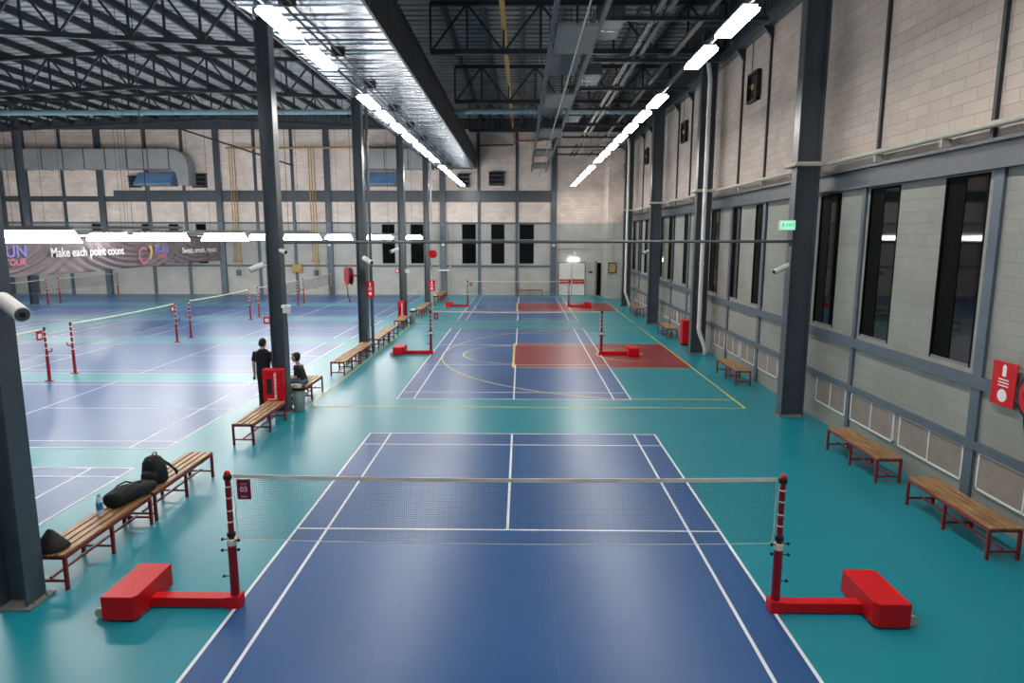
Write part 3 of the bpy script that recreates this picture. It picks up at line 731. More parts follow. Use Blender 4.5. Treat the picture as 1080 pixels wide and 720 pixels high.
def ext_box(x0, x1, y0, y1, z0, z1, label, detail=True):
    o = thing('extinguisher_box', label, 'extinguisher box', ((x0 + x1) / 2, (y0 + y1) / 2, z0))
    MB().box(x0, y0 + .02, z0, x1, y1, z1).build('cabinet', RED, o, bevel=.008)
    d = MB().box(x0 + .015, y0, z0 + .015, x1 - .015, y0 + .02, z1 - .015).build('door', RED, o, bevel=.004)
    w = x1 - x0; h = z1 - z0
    MB().box(x0 + w * .22, y0 - .006, z0 + h * .26, x0 + w * .48, y0, z0 + h * .72).build('window', BLK, d, label='dark glazed slot')
    text_part('lettering', 'FIRE EXTINGUISHER', h * .092, PALE, d, axes(Vector((x0 + w * .66, y0 - .003, z0 + h * .5)), (0, 0, 1), (-1, 0, 0), (0, -1, 0)), .002, .002)
    MB().box(x0 + w * .25, y0 - .004, z0 + h * .08, x0 + w * .6, y0, z0 + h * .1).build('caption_line', PALE, d)
    MB().box(x0 + w * .3, y0 - .02, z0 + h * .84, x0 + w * .45, y0, z0 + h * .87).build('handle', BLK, d)
    return o
ext_box(-5.84, -5.37, 8.02, 8.26, .33, 1.1, 'red extinguisher box on the column where the two persons are')
ext_box(-5.74, -5.42, 24.5, 24.74, .3, 1.1, 'small red extinguisher box on the column beyond the hose reel')
o = thing('fire_cabinet', 'red fire cabinet on the floor between downpipe and bench', 'cabinet', (6.6, 18.6, 0))
MB().box(6.42, 18.42, .06, 6.82, 18.86, .98).build('cabinet_body', RED, o, bevel=.006)
MB().box(6.45, 18.40, .1, 6.79, 18.42, .94).build('cabinet_door', RED, o); MB().box(6.44, 18.44, 0, 6.8, 18.84, .06).build('plinth', BLK, o)

def hose_reel(c, axis, label, r=.3, k=.82, mount=None):
    o = thing('hose_reel', label, 'hose reel', c, 'red fire hose reels')
    a = Vector(axis); c = Vector(c)
    def disc(d0, d1, rr, nm, mat, n=24): MB().cyl(c + a * d0, c + a * d1, rr, n=n).build(nm, mat, o)
    disc(.0, .02, r, 'side_disc', RED); disc(.16, .18, r, 'side_disc', RED)
    disc(.02, .16, r * k, 'hose_coil', BLK); disc(-.12, .2, .035, 'axle', GALV_D, 10)
    u = a.cross(Vector((0, 0, 1)))
    if mount: MB().bar(c - a * .02, mount, .05).build('wall_bracket', STEEL, o)
    MB().tube([c + a * .09 + u * r * .8, c + a * .09 + u * r * .9 - Vector((0, 0, .35)), c + a * .09 + u * r * .5 - Vector((0, 0, .7)), c + a * .06 + u * r * .1 - Vector((0, 0, .95))], .016, 6).build('hose_tail', BLK, o)
    for k in range(5):
        t = k * 2 * pi / 5; d = (u * cos(t) + Vector((0, 0, 1)) * sin(t)); p = c + a * .185 + d * r * .55
        MB().cyl(p, p + a * .006, r * .17, n=12).build('disc_hole', RED_D, o)
    return o
hose_reel((-5.80, 16.30, 2.8), (-.86, -.5, 0), 'red fire hose reel on the second column of the row', .33, .82, (-5.60, 16.61, 2.8))
hose_reel((XR - .24, 1.24, 2.15), (-1, 0, 0), 'red and black fire hose reel on the block wall above the bench', .27, 1.25)
hose_reel((-5.17, 32.82, 3.15), (.6, -.8, 0), 'red hose reel high on the slender column by the end wall', .24, .82, (-5.37, 33.03, 3.15))

def red_sign(x, y, z, w, h, axis, label, cap=''):
    o = thing('fire_sign', label, 'sign', (x, y, z))
    if axis == 'y':
        P = lambda u, d, v: (x + u, y - d, z + v)
    else:
        P = lambda u, d, v: (x - d, y - u, z + v)
    def pl_(u0, v0, u1, v1, d0, d1, nm, m):
        p, q = P(u0, d0, v0), P(u1, d1, v1); MB().box(min(p[0], q[0]), min(p[1], q[1]), p[2], max(p[0], q[0]), max(p[1], q[1]), q[2]).build(nm, m, o)
    pl_(-w / 2, -h / 2, w / 2, h / 2, 0, .012, 'plate', RED)
    b = MB(); n = 16; r = w * .2
    b.add([P(r * cos(2 * pi * i / n), .014, -h * .27 + r * sin(2 * pi * i / n)) for i in range(n)], [tuple(range(n))]); b.build('white_disc', PALE, o)
    b = MB()
    for k in range(3): b.add([P(u, .014, v) for u, v in ((-w * .22, -h * .06 + k * h * .07), (w * .22, -h * .06 + k * h * .07), (w * .22, -h * .03 + k * h * .07), (-w * .22, -h * .03 + k * h * .07))], [(0, 1, 2, 3)])
    b.add([P(u, .014, v) for u, v in ((-w * .08, h * .17), (w * .08, h * .17), (w * .08, h * .4), (0, h * .45), (-w * .08, h * .4))], [(0, 1, 2, 3, 4)])
    b.build('pictogram', PALE, o)
    return o
red_sign(-5.23, 16.66, 2.3, .30, .58, 'y', 'red hose reel sign with white symbols on the grey pipe by the second column')
red_sign(XR - .075, 2.25, 2.12, .46, .62, 'x', 'red hose reel sign with white symbols under the reel on the block wall')
red_sign(-5.23, 33.0, 1.25, .4, .64, 'y', 'red panel hanging beside the slender column by the end wall')
tag(MB().cyl((-5.2, 16.72, 0), (-5.2, 16.72, 8.8), .055, n=12).build('standpipe', STEEL), 'slender grey standpipe rising beside the column with the hose reel', 'pipe')
tag(MB().cyl((-5.22, 33.1, 0), (-5.22, 33.1, 8.8), .05, n=12).build('standpipe', CREAM), 'slender pale standpipe rising beside the slender column near the end wall', 'pipe')

def call_point(x, y, z, label, s=.085):
    o = thing('alarm_call_point', label, 'alarm', (x, y, z))
    MB().box(x - s, y - .05, z - s, x + s, y, z + s).build('case', RED, o); MB().box(x - s * .55, y - .056, z - s * .5, x + s * .55, y - .05, z + s * .5).build('face', PALE, o)
call_point(-5.75, 8.35, 2.22, 'red alarm call point on the side of the extinguisher column')
call_point(-5.76, 24.8, 2.55, 'red alarm call point on the column with the small red box')
call_point(6.92, 17.9, 2.25, 'red alarm call point on the wall beside the white downpipe', .16)

# ------------------------------------------------------------------ cameras and emergency lamps on the columns
def cctv(p0, p1, r, mount, label):
    o = thing('bullet_camera', label, 'camera', mount, 'white bullet cameras')
    p0 = Vector(p0); p1 = Vector(p1); d = (p1 - p0).normalized()
    MB().cyl(p0, p1, r, n=18).build('camera_body', WHITE, o, smooth=False)
    MB().cyl(p1, p1 + d * .004, r * .86, n=18).build('lens_face', GALV_D, o)
    MB().cyl(p1 + d * .004, p1 + d * .01, r * .35, n=12).build('lens', BLK, o)
    mid = p0 + (p1 - p0) * .15
    MB().tube([mount, (Vector(mount) + mid) / 2 + Vector((0, 0, -.02)), mid], r * .3, 8).build('bracket', WHITE, o)
    MB().tube([Vector(mount) + Vector((0, 0, .02)), (Vector(mount) + mid) / 2 + Vector((0, -.03, .07)), p0], r * .1, 5).build('cable', BLK, o)
cctv((-5.28, -.06, 3.49), (-4.87, -.34, 3.36), .08, (-5.36, .06, 3.42), 'big white bullet camera on the near column at the edge of view')
cctv((-5.72, 8.2, 3.52), (-5.98, 8.06, 3.40), .07, (-5.67, 8.3, 3.5), 'white bullet camera aimed at the side hall on the extinguisher column')
cctv((-5.30, 8.18, 3.84), (-5.15, 8.08, 3.80), .05, (-5.37, 8.27, 3.86), 'small white camera above eye level on the extinguisher column')
cctv((-5.36, 16.42, 3.42), (-5.02, 16.1, 3.26), .08, (-5.37, 16.6, 3.42), 'white bullet camera on the column with the hose reel')
cctv((-5.7, 24.75, 3.6), (-5.98, 24.4, 3.46), .08, (-5.69, 24.9, 3.6), 'white bullet camera on the column with the small red box')
cctv((6.22, 8.2, 3.52), (5.86, 8.05, 3.38), .065, (6.28, 8.3, 3.6), 'white bullet camera under the green exit sign')
cctv((6.2, 24.8, 3.5), (5.9, 24.5, 3.4), .08, (6.28, 25.0, 3.5), 'white bullet camera on the wall column between the downpipes')
def twin_lamp(x, y, z, label):
    o = thing('emergency_lamp', label, 'lamp', (x, y, z), 'white twin emergency lamps')
    MB().box(x - .09, y - .06, z - .06, x + .09, y, z + .06).build('battery_case', WHITE, o)
    for s in (-1, 1): MB().cyl((x + s * .06, y - .03, z + .09), (x + s * .06, y - .12, z + .1), .045, n=12).build('lamp_head', WHITE, o)
twin_lamp(-5.25, 8.28, 2.46, 'white twin emergency lamp low on the extinguisher column')
twin_lamp(-5.28, 24.8, 2.5, 'white twin emergency lamp on the column with the small red box')
for x, z, w in ((-13.6, 3.55, 'on the end-wall stud beside the ochre chains'), (2.48, 3.55, 'on the end wall beside the double door'), (-5.43, 3.6, 'on the end-wall stud behind the slender column')):
    twin_lamp(x, 40.75, z, 'white twin emergency lamp ' + w)

# exit signs
o = thing('exit_sign', 'glowing green exit sign on the wall column above the bullet camera', 'exit sign', (6.13, 8.12, 4.42))
MB().box(5.95, 8.12, 4.31, 6.3, 8.2, 4.53).build('case', WHITE, o)
f = MB().box(5.97, 8.11, 4.33, 6.28, 8.12, 4.51).build('face', EXITG, o)
text_part('lettering', 'EXIT', .09, EXITD, f, axes(Vector((6.18, 8.105, 4.42)), X, Z, (0, -1, 0)), .001, .002)
b = MB()
for poly in ([(6.005, 4.47), (6.025, 4.47), (6.025, 4.49), (6.005, 4.49)], [(6.0, 4.41), (6.03, 4.42), (6.025, 4.46), (6.0, 4.46)], [(5.98, 4.35), (5.995, 4.35), (6.02, 4.41), (6.0, 4.41)], [(6.02, 4.41), (6.05, 4.375), (6.06, 4.385), (6.03, 4.425)], [(6.03, 4.45), (6.055, 4.43), (6.06, 4.44), (6.035, 4.46)]):
    b.add([(x, 8.105, z) for x, z in poly], [tuple(range(len(poly)))])
b.build('running_figure', EXITD, f)
o = thing('exit_sign', 'white glowing exit lamp above the double door of the end wall', 'exit sign', (4.0, 40.9, 2.55))
MB().box(3.55, 40.84, 2.44, 4.3, 40.94, 2.68).build('case', LAMP_EX, o); MB().box(3.9, 40.86, 2.8, 4.08, 40.98, 3.15).build('junction_box', WHITE, o)
tag(MB().box(5.05, 40.88, 1.62, 5.3, 40.98, 1.74).build('door_access_reader', BLK), 'small black access reader on the wall beside the double door', 'reader')

# tie tube, downpipes, wall pipes
t = thing('tie_tube', 'thin grey steel tube spanning the court hall at balcony eye height', 'tube', (.4, 8.32, 4.03))
MB().cyl((-5.36, 8.32, 4.02), (6.28, 8.32, 4.06), .033, n=12).build('tube', GALV_D, t)
for x in (-5.34, 6.26): MB().box(x - .02, 8.24, 3.96, x + .02, 8.4, 4.1).build('end_plate', STEEL, t)
for i, (y, x, lab) in enumerate(((16.42, 6.5, 'white downpipe with a bent foot in front of the wall column by the red cabinet'), (33.0, 6.45, 'white downpipe with a bent foot close to the service corner'))):
    o = thing('downpipe', lab, 'pipe', (x, y, 0), 'white downpipes')
    MB().tube([(x - .08, y + .05, 10.6), (x - .08, y, 9.9), (x, y, 9.4), (x, y, .95), (x + .03, y, .8), (x + .2, y - .03, .35), (x + .24, y - .03, .2), (x + .24, y - .03, .0)], .075, 14).build('pipe', WHITE, o, smooth=True)
    for z in (1.0, 3.2, 5.7, 8.2): MB().lathe((x, y, z), [(.076, 0), (.086, .005), (.086, .09), (.076, .095)], 14).build('pipe_socket', WHITE, o)
    for z in (2.2, 7): MB().box(x - .09, y, z, x + .09, y + .2, z + .04).build('pipe_clip', GALV_D, o)
pts = [(6.86, YN + .3, 5.74)]
for y in COLY: pts += [(6.88, y - .38, 5.74), (6.2, y - .3, 5.74), (6.2, y + .3, 5.74), (6.88, y + .38, 5.74)]
pts += [(6.86, 38.0, 5.74)]
o = thing('wall_rail_pipe', 'pale pipe running above the windows and around each wall column', 'pipe', (6.86, 16, 5.74))
MB().tube(pts, .05, 10).build('pipe', CREAM, o)
for y in range(-4, 38, 2): 
    if min(abs(y - c) for c in COLY) > .8: MB().box(6.84, y, 5.56, 7.0, y + .05, 5.7).build('pipe_bracket', CREAM, o)

o = thing('wall_valve_pipe', 'pale pipes with a small valve bar on the end-wall stud behind the slender column', 'pipes', (-5.3, 40.6, 0))
for x in (-5.75, -4.95): MB().cyl((x, 40.7, 0), (x, 40.7, 5.0), .045, n=8).build('pipe', CREAM, o)
MB().box(-5.8, 40.62, 1.75, -4.9, 40.7, 1.85).build('valve_bar', WHITE, o)
# exhaust fans on the side wall
for i, y in enumerate((13.45, 21.8, 30.2, 38.0)):
    x = XR - .02
    o = thing('wall_fan', 'black square exhaust fan high on the wall, %s' % ['above the wide bench beyond the exit sign', 'above the red floor cabinet', 'between the two downpipes', 'beside the service corner'][i], 'fan', (x, y, 8.5), 'black wall fans')
    b = MB(); h = .42
    b.box(x - .12, y - h, 8.5 - h, x, y - h + .06, 8.5 + h).box(x - .12, y + h - .06, 8.5 - h, x, y + h, 8.5 + h).box(x - .12, y - h, 8.5 - h, x, y + h, 8.5 - h + .06).box(x - .12, y - h, 8.5 + h - .06, x, y + h, 8.5 + h)
    b.build('fan_frame', BLK, o); MB().box(x - .01, y - h, 8.5 - h, x, y + h, 8.5 + h).build('back_plate', STEEL_D, o)
    MB().cyl((x - .1, y, 8.5), (x - .02, y, 8.5), .09, n=16).build('motor', TAN, o)
    for k in range(5):
        a = 2 * pi * k / 5; c, s_ = cos(a), sin(a); e, g = cos(a + .55), sin(a + .55)
        MB().add([(x - .09, y + .08 * c, 8.5 + .08 * s_), (x - .09, y + .34 * c, 8.5 + .34 * s_), (x - .05, y + .34 * e, 8.5 + .34 * g), (x - .05, y + .08 * e, 8.5 + .08 * g),
                  (x - .085, y + .08 * c, 8.5 + .08 * s_), (x - .085, y + .34 * c, 8.5 + .34 * s_), (x - .045, y + .34 * e, 8.5 + .34 * g), (x - .045, y + .08 * e, 8.5 + .08 * g)],
                 [(0, 1, 2, 3), (7, 6, 5, 4), (0, 4, 5, 1), (1, 5, 6, 2), (2, 6, 7, 3), (3, 7, 4, 0)]).build('fan_blade', BLK, o)
    MB().cyl((x - .03, y + .3, 8.9), (x - .03, y + .3, 10.0), .012, n=6).build('conduit', STEEL_D, o)
# square clock on the service corner
o = thing('wall_clock', 'square tan faced panel in a dark frame on the service corner', 'clock', (6.35, 38.2, 2.1))
MB().box(6.08, 38.1, 1.75, 6.62, 38.2, 2.47).build('case', BLK, o); MB().box(6.13, 38.09, 1.81, 6.57, 38.1, 2.41).build('face', TAN, o)
MB().bar((6.35, 38.085, 2.1), (6.24, 38.085, 2.28), .025, .01).bar((6.35, 38.085, 2.1), (6.46, 38.085, 2.22), .025, .01).build('hand', BLK, o)
for dx in (-.05, .05): MB().cyl((6.35 + dx, 38.17, 2.47), (6.35 + dx, 38.17, 5.2), .012, n=6).build('conduit', CREAM, o)

# ------------------------------------------------------------------ services under the court roof
o = thing('ceiling_panel_track', 'long overhead track with grey flat panels above the court centre', 'track', (1.3, 16, 8.7))
for x in (.86, 1.86): MB().box(x - .05, -4, 8.62, x + .05, 40.0, 8.74).build('track_rail', GALV_D, o)
for k in range(6):
    y = 1.0 + 6.75 * k; MB().box(.93, y, 8.5, 1.8, y + 2.1, 8.56).build('flat_panel', FRAME, o)
    MB().box(.95, y + 3.0, 8.95, 1.78, y + 6.1, 9.0).build('raised_panel', GALV_D, o)
    MB().box(.8, y + 2.5, 8.74, 1.92, y + 2.6, 8.82).build('cross_member', STEEL_D, o)
    for x in (.86, 1.86): MB().cyl((x, y + 2.55, 8.8), (x, y + 2.55, 12.2), .012, n=5).build('hanger', STEEL_D, o)
tag(MB().cyl((1.42, -4, 8.35), (1.42, 40.3, 8.35), .018, n=6).build('ceiling_cable', CREAM), 'thin pale cable strung below the overhead panel track', 'cable')
tag(MB().cyl((-.43, -4, 11.1), (-.43, 40.8, 11.1), .085, n=10).build('ceiling_pipe', YPIPE), 'ochre pipe running lengthwise under the court roof', 'pipe')
for (x, w, lab) in ((3.67, .13, 'cable tray pair closer to the overhead panel track'), (5.18, .36, 'wider cable tray pair closer to the window wall')):
    o = thing('ceiling_cable_tray', 'long grey ' + lab + ', high under the roof', 'cable tray', (x, 16, 9.7), 'grey cable trays')
    for s in (-1, 1): MB().prism([(x + s * w - .07, 9.66), (x + s * w + .07, 9.66), (x + s * w + .07, 9.76), (x + s * w + .05, 9.76), (x + s * w + .05, 9.68), (x + s * w - .05, 9.68), (x + s * w - .05, 9.76), (x + s * w - .07, 9.76)], 'y', -5, 40.2).build('tray', GALV, o)
    for k in range(14): MB().box(x - w, -4 + k * 3.2, 9.76, x + w, -3.95 + k * 3.2, 9.8).build('rung', GALV_D, o)
for k, y in enumerate((2.9, 6.9, 10.9, 14.9, 18.9, 22.9, 26.9, 30.9, 34.9, 38.5)):
    o = thing('ceiling_trapeze_hanger', '%s dark trapeze hanger bar from the balcony, carrying the cable trays' % (ORD[k] or 'first'), 'hanger', (4.5, y, 9.6), 'dark trapeze hangers')
    MB().box(2.4, y - .04, 9.56, 6.4, y + .04, 9.66).build('bar', STEEL_D, o)
    for x in (2.5, 4.4, 6.3): MB().cyl((x, y, 9.6), (x, y, 12.2), .014, n=5).build('rod', STEEL_D, o)
for k, (y, x) in enumerate(((9.0, 3.0), (13.2, 2.6), (19.3, 2.7), (27.6, 2.7))):
    o = thing('ceiling_duct_box', '%s dull metal duct box from the balcony, between panel track and trays' % (ORD[k] or 'first'), 'duct', (x, y, 10.2), 'dull duct boxes')
    MB().box(x - .4, y - .9, 10.0, x + .4, y + .9, 10.4).build('duct_shell', GALV_D, o, bevel=.02)
    MB().box(x - .42, y - .03, 9.98, x + .42, y + .03, 10.42).build('duct_flange', GALV, o)
    MB().tube([(x + .1, y + .9, 10.2), (x + .1, y + 1.3, 10.2), (x - .3, y + 1.6, 10.1), (x - .7, y + 1.6, 10.1)], .07, 10).build('flexible_pipe', BLK, o)
    for s in (-.38, .38): MB().cyl((x + s, y, 10.4), (x + s, y, 12.2), .012, n=5).build('hanger', STEEL_D, o)
tag(MB().cyl((-2.9, 24.3, 9.78), (5.6, 24.3, 9.78), .115, n=14).build('ceiling_pipe', TEALP), 'pale teal pipe crossing under the court roof', 'pipe')
o = thing('ceiling_pipe', 'long pale teal pipe crossing under the side hall roof', 'pipe', (-20, 24.3, 9.78))
MB().cyl((-37, 24.3, 9.72), (-5.8, 24.3, 9.78), .115, n=14).build('pipe', TEALP, o)
for x in range(-36, -6, 4): MB().cyl((x, 24.3, 9.85), (x, 24.3, 12.0), .014, n=5).build('hanger', STEEL_D, o)

# ------------------------------------------------------------------ fittings on the end wall
def duct(x0, x1, label, elbow):
    o = thing('wall_duct', label, 'duct', ((x0 + x1) / 2, 40.2, 9.45))
    n = max(2, int((x1 - x0) / 1.6)); xe = x1 - (1.3 if elbow else 0)
    for i in range(n):
        a = x0 + (xe - x0) * i / n; c = x0 + (xe - x0) * (i + 1) / n
        MB().box(a + .03, 39.7, 8.8, c - .03, 40.75, 10.12).build('duct_section', DUCTM, o)
        MB().box(c - .03, 39.67, 8.77, c + .03, 40.78, 10.15).build('duct_flange', GALV_D, o)
    if elbow:
        e = MB(); prof = [(xe, 10.12), (xe + .5, 10.05), (xe + .95, 9.8), (xe + 1.2, 9.4), (xe + 1.3, 8.9), (xe + 1.3, 7.7), (xe + .55, 7.7), (xe + .4, 8.6), (xe, 8.8)]
        e.prism(prof, 'y', 39.7, 40.75); e.build('duct_elbow', DUCTM, o)
    return o
duct(-37.5, -22.9, 'big sheet metal duct along the end wall that bends down behind the banner', True)
duct(-10.9, -6.0, 'shorter sheet metal duct on the end wall behind the columns', False)
for x0, x1, lab in ((-26.9, -24.3, 'sloping blue hood under the big duct on the end wall'), (-10.9, -8.7, 'sloping blue hood under the shorter duct on the end wall')):
    o = thing('wall_hood', lab, 'hood', ((x0 + x1) / 2, 40.5, 8.2))
    MB().prism([(40.92, 8.62), (40.6, 8.62), (39.9, 7.85), (39.9, 7.75), (40.92, 7.75)], 'x', x0, x1).build('hood_shell', BLUEM, o); MB().box(x0 - .04, 39.86, 7.68, x1 + .04, 40.92, 7.75).build('hood_lip', FRAME, o)
def louvre(x0, x1, z0, z1, lab):
    o = thing('wall_louvre_vent', lab, 'vent', ((x0 + x1) / 2, 40.85, z0), 'end wall louvre vents')
    MB().box(x0, 40.9, z0, x1, 40.98, z1).build('back_plate', BLK, o)
    b = MB().box(x0 - .05, 40.7, z1, x1 + .15, 40.98, z1 + .06).box(x1, 40.78, z0, x1 + .06, 40.98, z1).box(x0 - .04, 40.82, z0, x0, 40.98, z1); b.build('vent_frame', STEEL_D, o)
    for i in range(3):
        z = z0 + .1 + i * (z1 - z0) / 3; MB().prism([(40.74, z), (40.9, z + .18), (40.9, z + .2), (40.74, z + .03)], 'x', x0, x1).build('slat', GALV, o)
louvre(-27.75, -27.0, 7.6, 8.35, 'grey louvre vent beside the blue hood under the big duct')
louvre(-23.2, -22.3, 7.6, 8.5, 'open louvre vent beyond the bend of the big duct')
louvre(-4.3, -3.55, 7.65, 8.5, 'louvre vent beside the end of the ribbed soffit')
louvre(-2.1, -1.1, 7.75, 8.65, 'louvre vent on the end wall beyond the ribbed soffit')
o = thing('wall_gas_pipe', 'ochre pipe along the top of the end wall', 'pipe', (-15, 40.6, 10.3)); MB().cyl((-20.6, 40.6, 10.28), (-8.6, 40.6, 10.35), .07, n=10).build('pipe', YPIPE, o)
for x in (-20.2, -14.6):
    o = thing('wall_chain_pair', 'ochre drop pipes and chain hanging down the end wall, ' + ('beside the banner' if x < -18 else 'between the columns'), 'pipes', (x, 40.6, 2.5))
    for dx, zb in ((-.18, 2.3), (0, 1.7), (.2, 2.0)): MB().cyl((x + dx, 40.6, zb), (x + dx, 40.6, 10.25), .035, n=8).build('drop_pipe', YPIPE, o)
    MB().cyl((x + .02, 40.55, 1.4), (x + .02, 40.55, 1.8), .16, n=12).build('hose_loop', GALV_D, o); MB().box(x - .3, 40.55, 2.4, x + .3, 40.7, 2.5).build('valve_bar', YPIPE, o)
tag(MB().tube([(-2.9, 40.6, 10.45), (-.4, 40.6, 10.5), (-.3, 40.6, 10.75), (1.6, 40.6, 10.8)], .06, 8).build('wall_pipe', OPIPE), 'orange pipe high on the end wall under the court roof', 'pipe')
o = thing('wall_junction_box', 'yellow junction box on the end wall between the ochre pipes', 'box', (-16.0, 40.9, 1.9)); MB().box(-16.35, 40.7, 1.6, -15.65, 40.9, 2.2).build('case', YPIPE, o); MB().box(-16.2, 40.67, 1.75, -15.8, 40.7, 2.05).build('cover', TAN, o)
o = thing('wall_conduit', 'thin conduit looped across the wall above the double door', 'conduit', (3.6, 40.9, 3.4)); MB().tube([(2.7, 40.92, 3.35), (5.1, 40.92, 3.4), (5.1, 40.92, 3.25), (5.6, 40.92, 3.25), (5.6, 40.92, 5.3)], .025, 6).build('conduit', CREAM, o)

# ------------------------------------------------------------------ rolled-up banner with lettering
o = thing('hanging_banner', 'long sagging dark banner with white slogans across the side hall', 'banner', (-21.3, 30, 4.1))
b = MB(); NY, NZ = 260, 26; Y0, Y1 = 17.0, 40.35
def ban(u, v):
    """u along the banner 0..1, v from the top 0 to the hem 1; swagged folds hang from three gathers"""
    y = Y0 + (Y1 - Y0) * u
    hem = 2.48 - .12 * sin(pi * min(1, max(0, (u - .05) / .6))) * .5 + .0
    x = 0
    for c, wd_, r0 in ((.10, .16, .9), (.55, .17, 1.0), (.86, .15, .7)):
        du = (u - c) / wd_
        if abs(du) < 1.6:
            rr = sqrt((du * 1.3) ** 2 + (v * 1.5) ** 2); a = math.exp(-(du * 1.0) ** 2)
            x += a * .15 * sin(rr * 24) * min(1, v * 3)
    x += .035 * sin(u * 70 + v * 4) * v
    z = 4.08 - (4.08 - hem) * v
    return (-21.3 + x, y, z)
vs = [ban(i / NY, j / NZ) for i in range(NY + 1) for j in range(NZ + 1)]
fs = [(i * (NZ + 1) + j, (i + 1) * (NZ + 1) + j, (i + 1) * (NZ + 1) + j + 1, i * (NZ + 1) + j + 1) for i in range(NY) for j in range(NZ)]
b.add(vs, fs); bo = b.build('fabric', BIND, o, smooth=True)
sd = bo.modifiers.new('thickness', 'SOLIDIFY'); sd.thickness = .01
MB().cyl((-21.3, Y0, 4.12), (-21.3, Y1, 4.12), .05, n=10).build('roller_tube', GALV_D, o)
PURP = pm('violet_print', (128, 128, 206), rough=.6, var=.1); ROSE = pm('rose_print', (196, 110, 130), rough=.6, var=.1); GOLD = pm('gold_print', (214, 180, 90), rough=.6, var=.1)
def ban_text(s, y, z, size, mat, sx=1.0, bold=.01, sh=0.0):
    def width(q):
        cu = bpy.data.curves.new('measure', 'FONT'); cu.body = q; cu.size = size; t = bpy.data.objects.new('measure', cu); COL.objects.link(t)
        bpy.context.view_layer.update(); w = t.dimensions.x; bpy.data.objects.remove(t); bpy.data.curves.remove(cu); return w
    tot = width(s); done = ''
    for wd_ in s.split(' '):
        done = (done + ' ' + wd_).strip(); ww = width(wd_); xc = width(done) - ww / 2 - tot / 2
        text_part('lettering', wd_, size, mat, o, axes(Vector((-21.11, y + xc * sx, z)), (0, sx, sh), (0, 0, 1), (1, 0, 0)), .002, bold)
ban_text('Make each point count', 25.68, 3.40, .60, PALE, 1.0)
ban_text('Sweat, smash, repeat', 36.95, 3.28, .50, PALE, 1.1)
ban_text('RUN', 20.6, 3.50, .70, PURP, 1.2); ban_text('TOUR', 20.75, 3.05, .40, ROSE, 1.1)
ban_text('RUN', 32.2, 3.42, .62, PURP, 1.1); ban_text('TOUR', 32.2, 2.98, .34, ROSE, 1.0)
b = MB(); 
for r, m, nm in ((.42, ROSE, 'ring'),): 
    b = MB(); n = 28
    for i in range(n):
        a0, a1 = 2 * pi * i / n * .8 + .7, 2 * pi * (i + 1) / n * .8 + .7
        b.quad((-21.11, 30.3 + 1.0 * (r - .07) * cos(a0), 3.1 + (r - .07) * sin(a0)), (-21.11, 30.3 + (r + .07) * cos(a0), 3.1 + (r + .07) * sin(a0)), (-21.11, 30.3 + (r + .07) * cos(a1), 3.1 + (r + .07) * sin(a1)), (-21.11, 30.3 + (r - .07) * cos(a1), 3.1 + (r - .07) * sin(a1)))
    b.build('emblem_ring', m, o)
MB().add([(-21.105, 30.75, 2.85), (-21.105, 31.05, 3.3), (-21.105, 30.85, 3.7), (-21.105, 31.2, 3.6), (-21.105, 31.2, 3.2), (-21.105, 30.95, 2.85)], [(0, 1, 4, 5), (1, 2, 3, 4)]).build('emblem_flame', GOLD, o)
# ------------------------------------------------------------------ people
def fuse(b, name, mat, parent, voxel):
    """merge overlapping shapes into one continuous smooth surface"""
    o = b.build(name, mat, parent, smooth=True)
    m = o.modifiers.new('fuse', 'REMESH'); m.mode = 'VOXEL'; m.voxel_size = voxel
    s = o.modifiers.new('smooth', 'SMOOTH'); s.factor = .5; s.iterations = 3
    dg = bpy.context.evaluated_depsgraph_get(); dg.update()
    me = bpy.data.meshes.new_from_object(o.evaluated_get(dg)); o.modifiers.clear(); o.data = me
    if not me.materials: me.materials.append(mat)
    me.polygons.foreach_set('use_smooth', [True] * len(me.polygons))
    return o

def hand(b, wrist, d, side, curl):
    """palm, four unequal bent fingers and a thumb; d = pointing direction, side = palm width axis, curl = way the fingers bend"""
    w = Vector(wrist); d = Vector(d).normalized(); s = Vector(side).normalized(); c = Vector(curl).normalized()
    b.tube([w, w + d * .03, w + d * .085], [.024, .032, .03], 10)
    for k, l in enumerate((.070, .078, .073, .058)):
        p = w + d * .075 + s * (-.027 + .018 * k)
        b.tube([p, p + d * l * .45 + c * .006, p + d * l * .75 + c * .022, p + d * l * .85 + c * .042], [.0098, .0095, .009, .0075], 8)
    p = w + d * .03 - s * .028
    b.tube([p, p - s * .022 + d * .025 + c * .01, p - s * .024 + d * .05 + c * .024], [.012, .011, .0085], 8)

def head(b, c, f, k=1.0):
    """skull, jaw, nose, brow, ears; f = facing direction"""
    c = Vector(c); f = Vector(f).normalized(); s = Vector((-f.y, f.x, 0)); z = Vector((0, 0, 1))
    m = Matrix((s, f, z)).transposed()
    b.ell(c, (.076 * k, .095 * k, .105 * k), m, 18, 12)
    b.ell(c + f * .035 * k - z * .06 * k, (.055 * k, .055 * k, .055 * k), m, 14, 10)
    b.ell(c + f * .098 * k - z * .018 * k, (.014 * k, .018 * k, .024 * k), m, 8, 6)
    b.ell(c + f * .08 * k + z * .022 * k, (.05 * k, .016 * k, .012 * k), m, 10, 6)
    for q in (-1, 1): b.ell(c + s * q * .078 * k - z * .01, (.012 * k, .02 * k, .032 * k), m, 8, 6)
    return m

